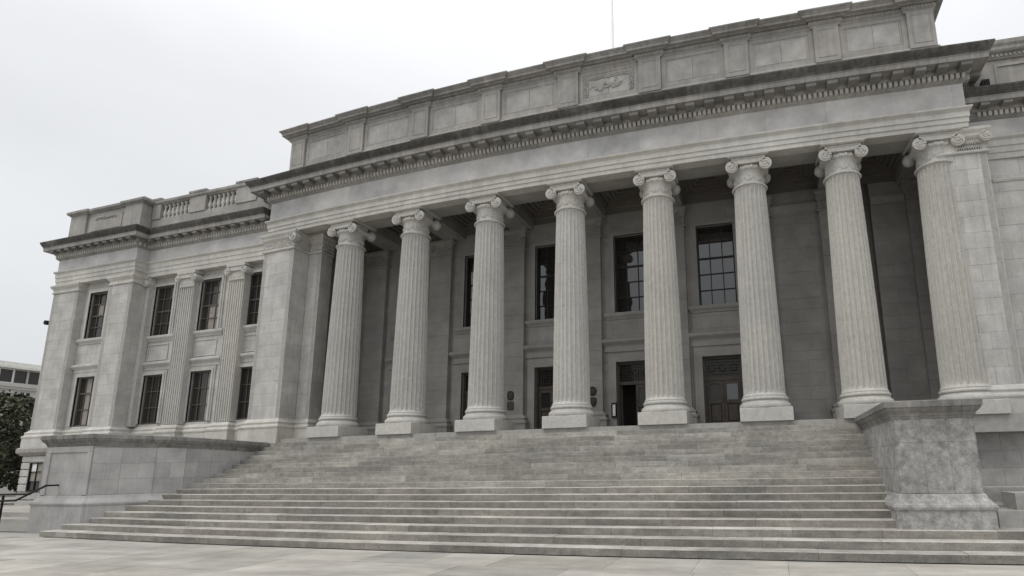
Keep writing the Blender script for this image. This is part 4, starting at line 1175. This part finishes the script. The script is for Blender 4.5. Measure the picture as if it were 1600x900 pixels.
for a, b, c, d in ((-.1, -.06, 3.7, 4.28), (.06, .1, 3.7, 4.28), (-.06, .06, 3.7, 3.76), (-.06, .06, 4.22, 4.28)): m.box(nx_ + a, nx_ + b, ny_ - .06, ny_ + .02, c, d)
m.build('frame', 'iron', ns)
m = MB(); m.box(nx_ - .06, nx_ + .06, ny_ - .04, ny_ + .01, 3.76, 4.22); m.build('sheet', 'white', ns)

sc_ = thing('security_camera', (-29.15, -.5 + bend(-29.15), 9.25), 'small dark security camera on the far corner of the wing', 'camera')
m = MB(); m.tube([(-29.02, -.5, 9.0), (-29.3, -.5, 8.98), (-29.42, -.5, 9.08), (-29.42, -.5, 9.34)], .04, 6); m.build('bracket', 'iron', sc_)
m = MB(); m.tube([(-29.42, -.3, 9.44), (-29.40, -.85, 9.40)], .115, 10); m.build('housing', 'iron', sc_, smooth=True)

fl_ = thing('floodlight', (12.95, -.25 + bend(12.95), 13.49), 'small dark caged floodlight on the cornice where the right hand wing begins', 'floodlight')
m = MB(); m.box(12.84, 13.06, -.3, -.08, 13.62, 13.86); m.build('housing', 'frame', fl_)
m = MB()
for i in range(4): m.box(12.84 + i * .066, 12.855 + i * .066, -.33, -.305, 13.62, 13.86)
for i in range(4): m.box(12.84, 13.06, -.35, -.335, 13.63 + i * .07, 13.645 + i * .07)
m.build('cage', 'iron', fl_)
m = MB(); m.tube([(12.95, -.2, 13.48), (12.95, -.2, 13.63)], .03, 6); m.build('stem', 'iron', fl_)

hr = thing('handrail', (-20.5, -5.75, 0), 'black iron handrail climbing to the left pedestal at the edge of the plaza', 'handrail')
HY = -5.75
HR_LOW = [(-17.75, 1.53), (-19.1, 1.05), (-19.87, 1.03), (-25.0, .98)]
HR_TOP = [(-18.46, 1.26), (-19.93, 1.24), (-25.0, 1.2)]
def hp(x, z): return (x, HY, z)
m = MB(); m.tube([hp(*p) for p in HR_TOP], .036, 8); m.build('rail', 'iron', hr, b=False, smooth=True)
m = MB(); m.tube([hp(*p) for p in HR_LOW], .036, 8); m.build('rail', 'iron', hr, b=False, smooth=True)
for x in (-19.74, -22.4, -24.9):
    m = MB(); m.tube([hp(x, 0), hp(x, HR_TOP[-1][1])], .036, 8); m.build('post', 'iron', hr, b=False)
m = MB(); m.tube([hp(*HR_LOW[0]), (HR_LOW[0][0], HY + .36, HR_LOW[0][1])], .03, 6); m.build('bracket', 'iron', hr, b=False)
m = MB(); m.box(-30, -18.75, -5.4, -1.3, 0, .40); m.box(-30, -18.75, -4.6, -1.3, .40, .56); m.build('side_landing', 'pave', None, b=False)
sl = bpy.data.objects['side_landing']; tag(sl, 'low pale stone landing behind the left pedestal, with the handrail on it', 'landing')

# ================================================================== FAR BUILDING AND TREES
ob = thing('office_building', (-66, 18, 0), 'distant cream building with a flat overhanging roof behind the trees', 'building')
m = MB(); m.box(-75, -60, 0, 45, 0, 9.4); m.build('wall', 'cream', ob, b=False)
m = MB(); m.box(-75, -59.6, -.5, 45.5, 11.25, 11.45); m.box(-75, -60.0, -.2, 45.2, 11.45, 11.85); m.build('roof', 'roof', ob, b=False)
m = MB(); m.box(-75, -60.4, 0, 45, 9.9, 11.26); m.build('upper_wall', 'dark', ob, b=False)
for z0, z1, o in ((9.4, 9.62, .18), (9.62, 9.72, .3), (9.72, 9.95, .1)):
    m = MB(); m.box(-75, -60 + o, -.1, 45.1, z0 + .002, z1); m.build('cornice', 'cream', ob, b=False)
i = 0
y = 2.0
while y < 44:
    m = MB()
    for a, b, c, d in ((y, y + .07, 9.96, 11.24), (y + 1.0, y + 1.07, 9.96, 11.24), (y + .07, y + 1.0, 9.96, 10.03), (y + .07, y + 1.0, 11.17, 11.24)): m.box(-60.4, -60.15, a, b, c, d)
    f = m.build('window', 'white' if int(y * 3) % 4 == 0 else 'cream', ob, b=False)
    m = MB(); m.box(-60.3, -60.27, y + .07, y + 1.0, 10.03, 11.17); m.build('pane', 'glass_w', f, b=False)
    y += 1.07
for y in (4.5, 8.5, 12.5, 16.5, 20.5, 24.5):
    for zb in (8.05, 5.0):
        m = MB()
        for a, b, c, d in ((y - .06, y, zb, zb + 1.15), (y + .32, y + .44, zb, zb + 1.15), (y + .76, y + .82, zb, zb + 1.15), (y, y + .76, zb + .78, zb + .84)): m.box(-60, -59.93, a, b, c, d)
        f = m.build('window', 'cream', ob, b=False)
        m = MB(); m.box(-60, -59.97, y, y + .76, zb, zb + 1.15); m.build('pane', 'glass_w', f, b=False)
        m = MB(); m.box(-60, -59.85, y - .1, y + .86, zb - .1, zb); m.build('sill', 'cream', f, b=False)

def tree(x, y, h, cr_, label, seed, n=2600):
    rgt = random.Random(seed)
    t = thing('tree', (x, y, 0), label, 'tree', 'dark trees at the far left')
    m = MB(); m.tube([(x, y, 0), (x + .1, y, h * .25), (x + .05, y + .1, h * .5), (x, y, h * .8)], .22, 8, taper=.06)
    for i in range(7):
        a = rgt.uniform(0, 6.28); z0 = h * rgt.uniform(.25, .55); L = cr_ * rgt.uniform(.5, .9)
        m.tube([(x, y, z0), (x + L * .5 * math.cos(a), y + L * .5 * math.sin(a), z0 + L * .35), (x + L * math.cos(a), y + L * math.sin(a), z0 + L * .6)], .08, 5, taper=.02)
    m.build('trunk', 'bark', t, b=False)
    cl = []
    for i in range(26):
        a = rgt.uniform(0, 6.28); q = cr_ * rgt.uniform(.2, .95) ; zz = h * rgt.uniform(.18, .92)
        q *= math.sqrt(max(.15, 1 - ((zz / h - .5) / .52) ** 2))
        cl.append((x + q * math.cos(a), y + q * math.sin(a), zz, cr_ * rgt.uniform(.22, .42)))
    m = MB()
    for i in range(n):
        c = rgt.choice(cl); v = Vector((rgt.gauss(0, 1), rgt.gauss(0, 1), rgt.gauss(0, 1))).normalized() * c[3] * rgt.uniform(.5, 1.05) ** .5
        p = Vector(c[:3]) + v * Vector((1, 1, .8)).length / 1.6
        if p.z < .3: continue
        nn = Vector((rgt.gauss(0, 1), rgt.gauss(0, 1), rgt.gauss(0.5, 1))).normalized()
        u = nn.orthogonal().normalized(); w_ = nn.cross(u); s_ = rgt.uniform(.10, .22)
        a = rgt.uniform(0, 6.28); u, w_ = u * math.cos(a) + w_ * math.sin(a), w_ * math.cos(a) - u * math.sin(a)
        m.quad([p - u * s_, p - w_ * s_ * .55, p + u * s_, p + w_ * s_ * .55])
    m.build('crown', 'leaf', t, b=False)
tree(-38.3, 3.2, 5.7, 2.7, 'dark leafy tree close against the far corner of the wing', 1, 9000)
tree(-41.0, 1.2, 6.3, 2.9, 'bushy tree nearest the left edge, in front of the cream building', 2, 8000)
tree(-44.5, 7.5, 7.0, 3.0, 'lower tree filling the gap below the cream building', 3, 7000)
print('stones', NSTONE[0])
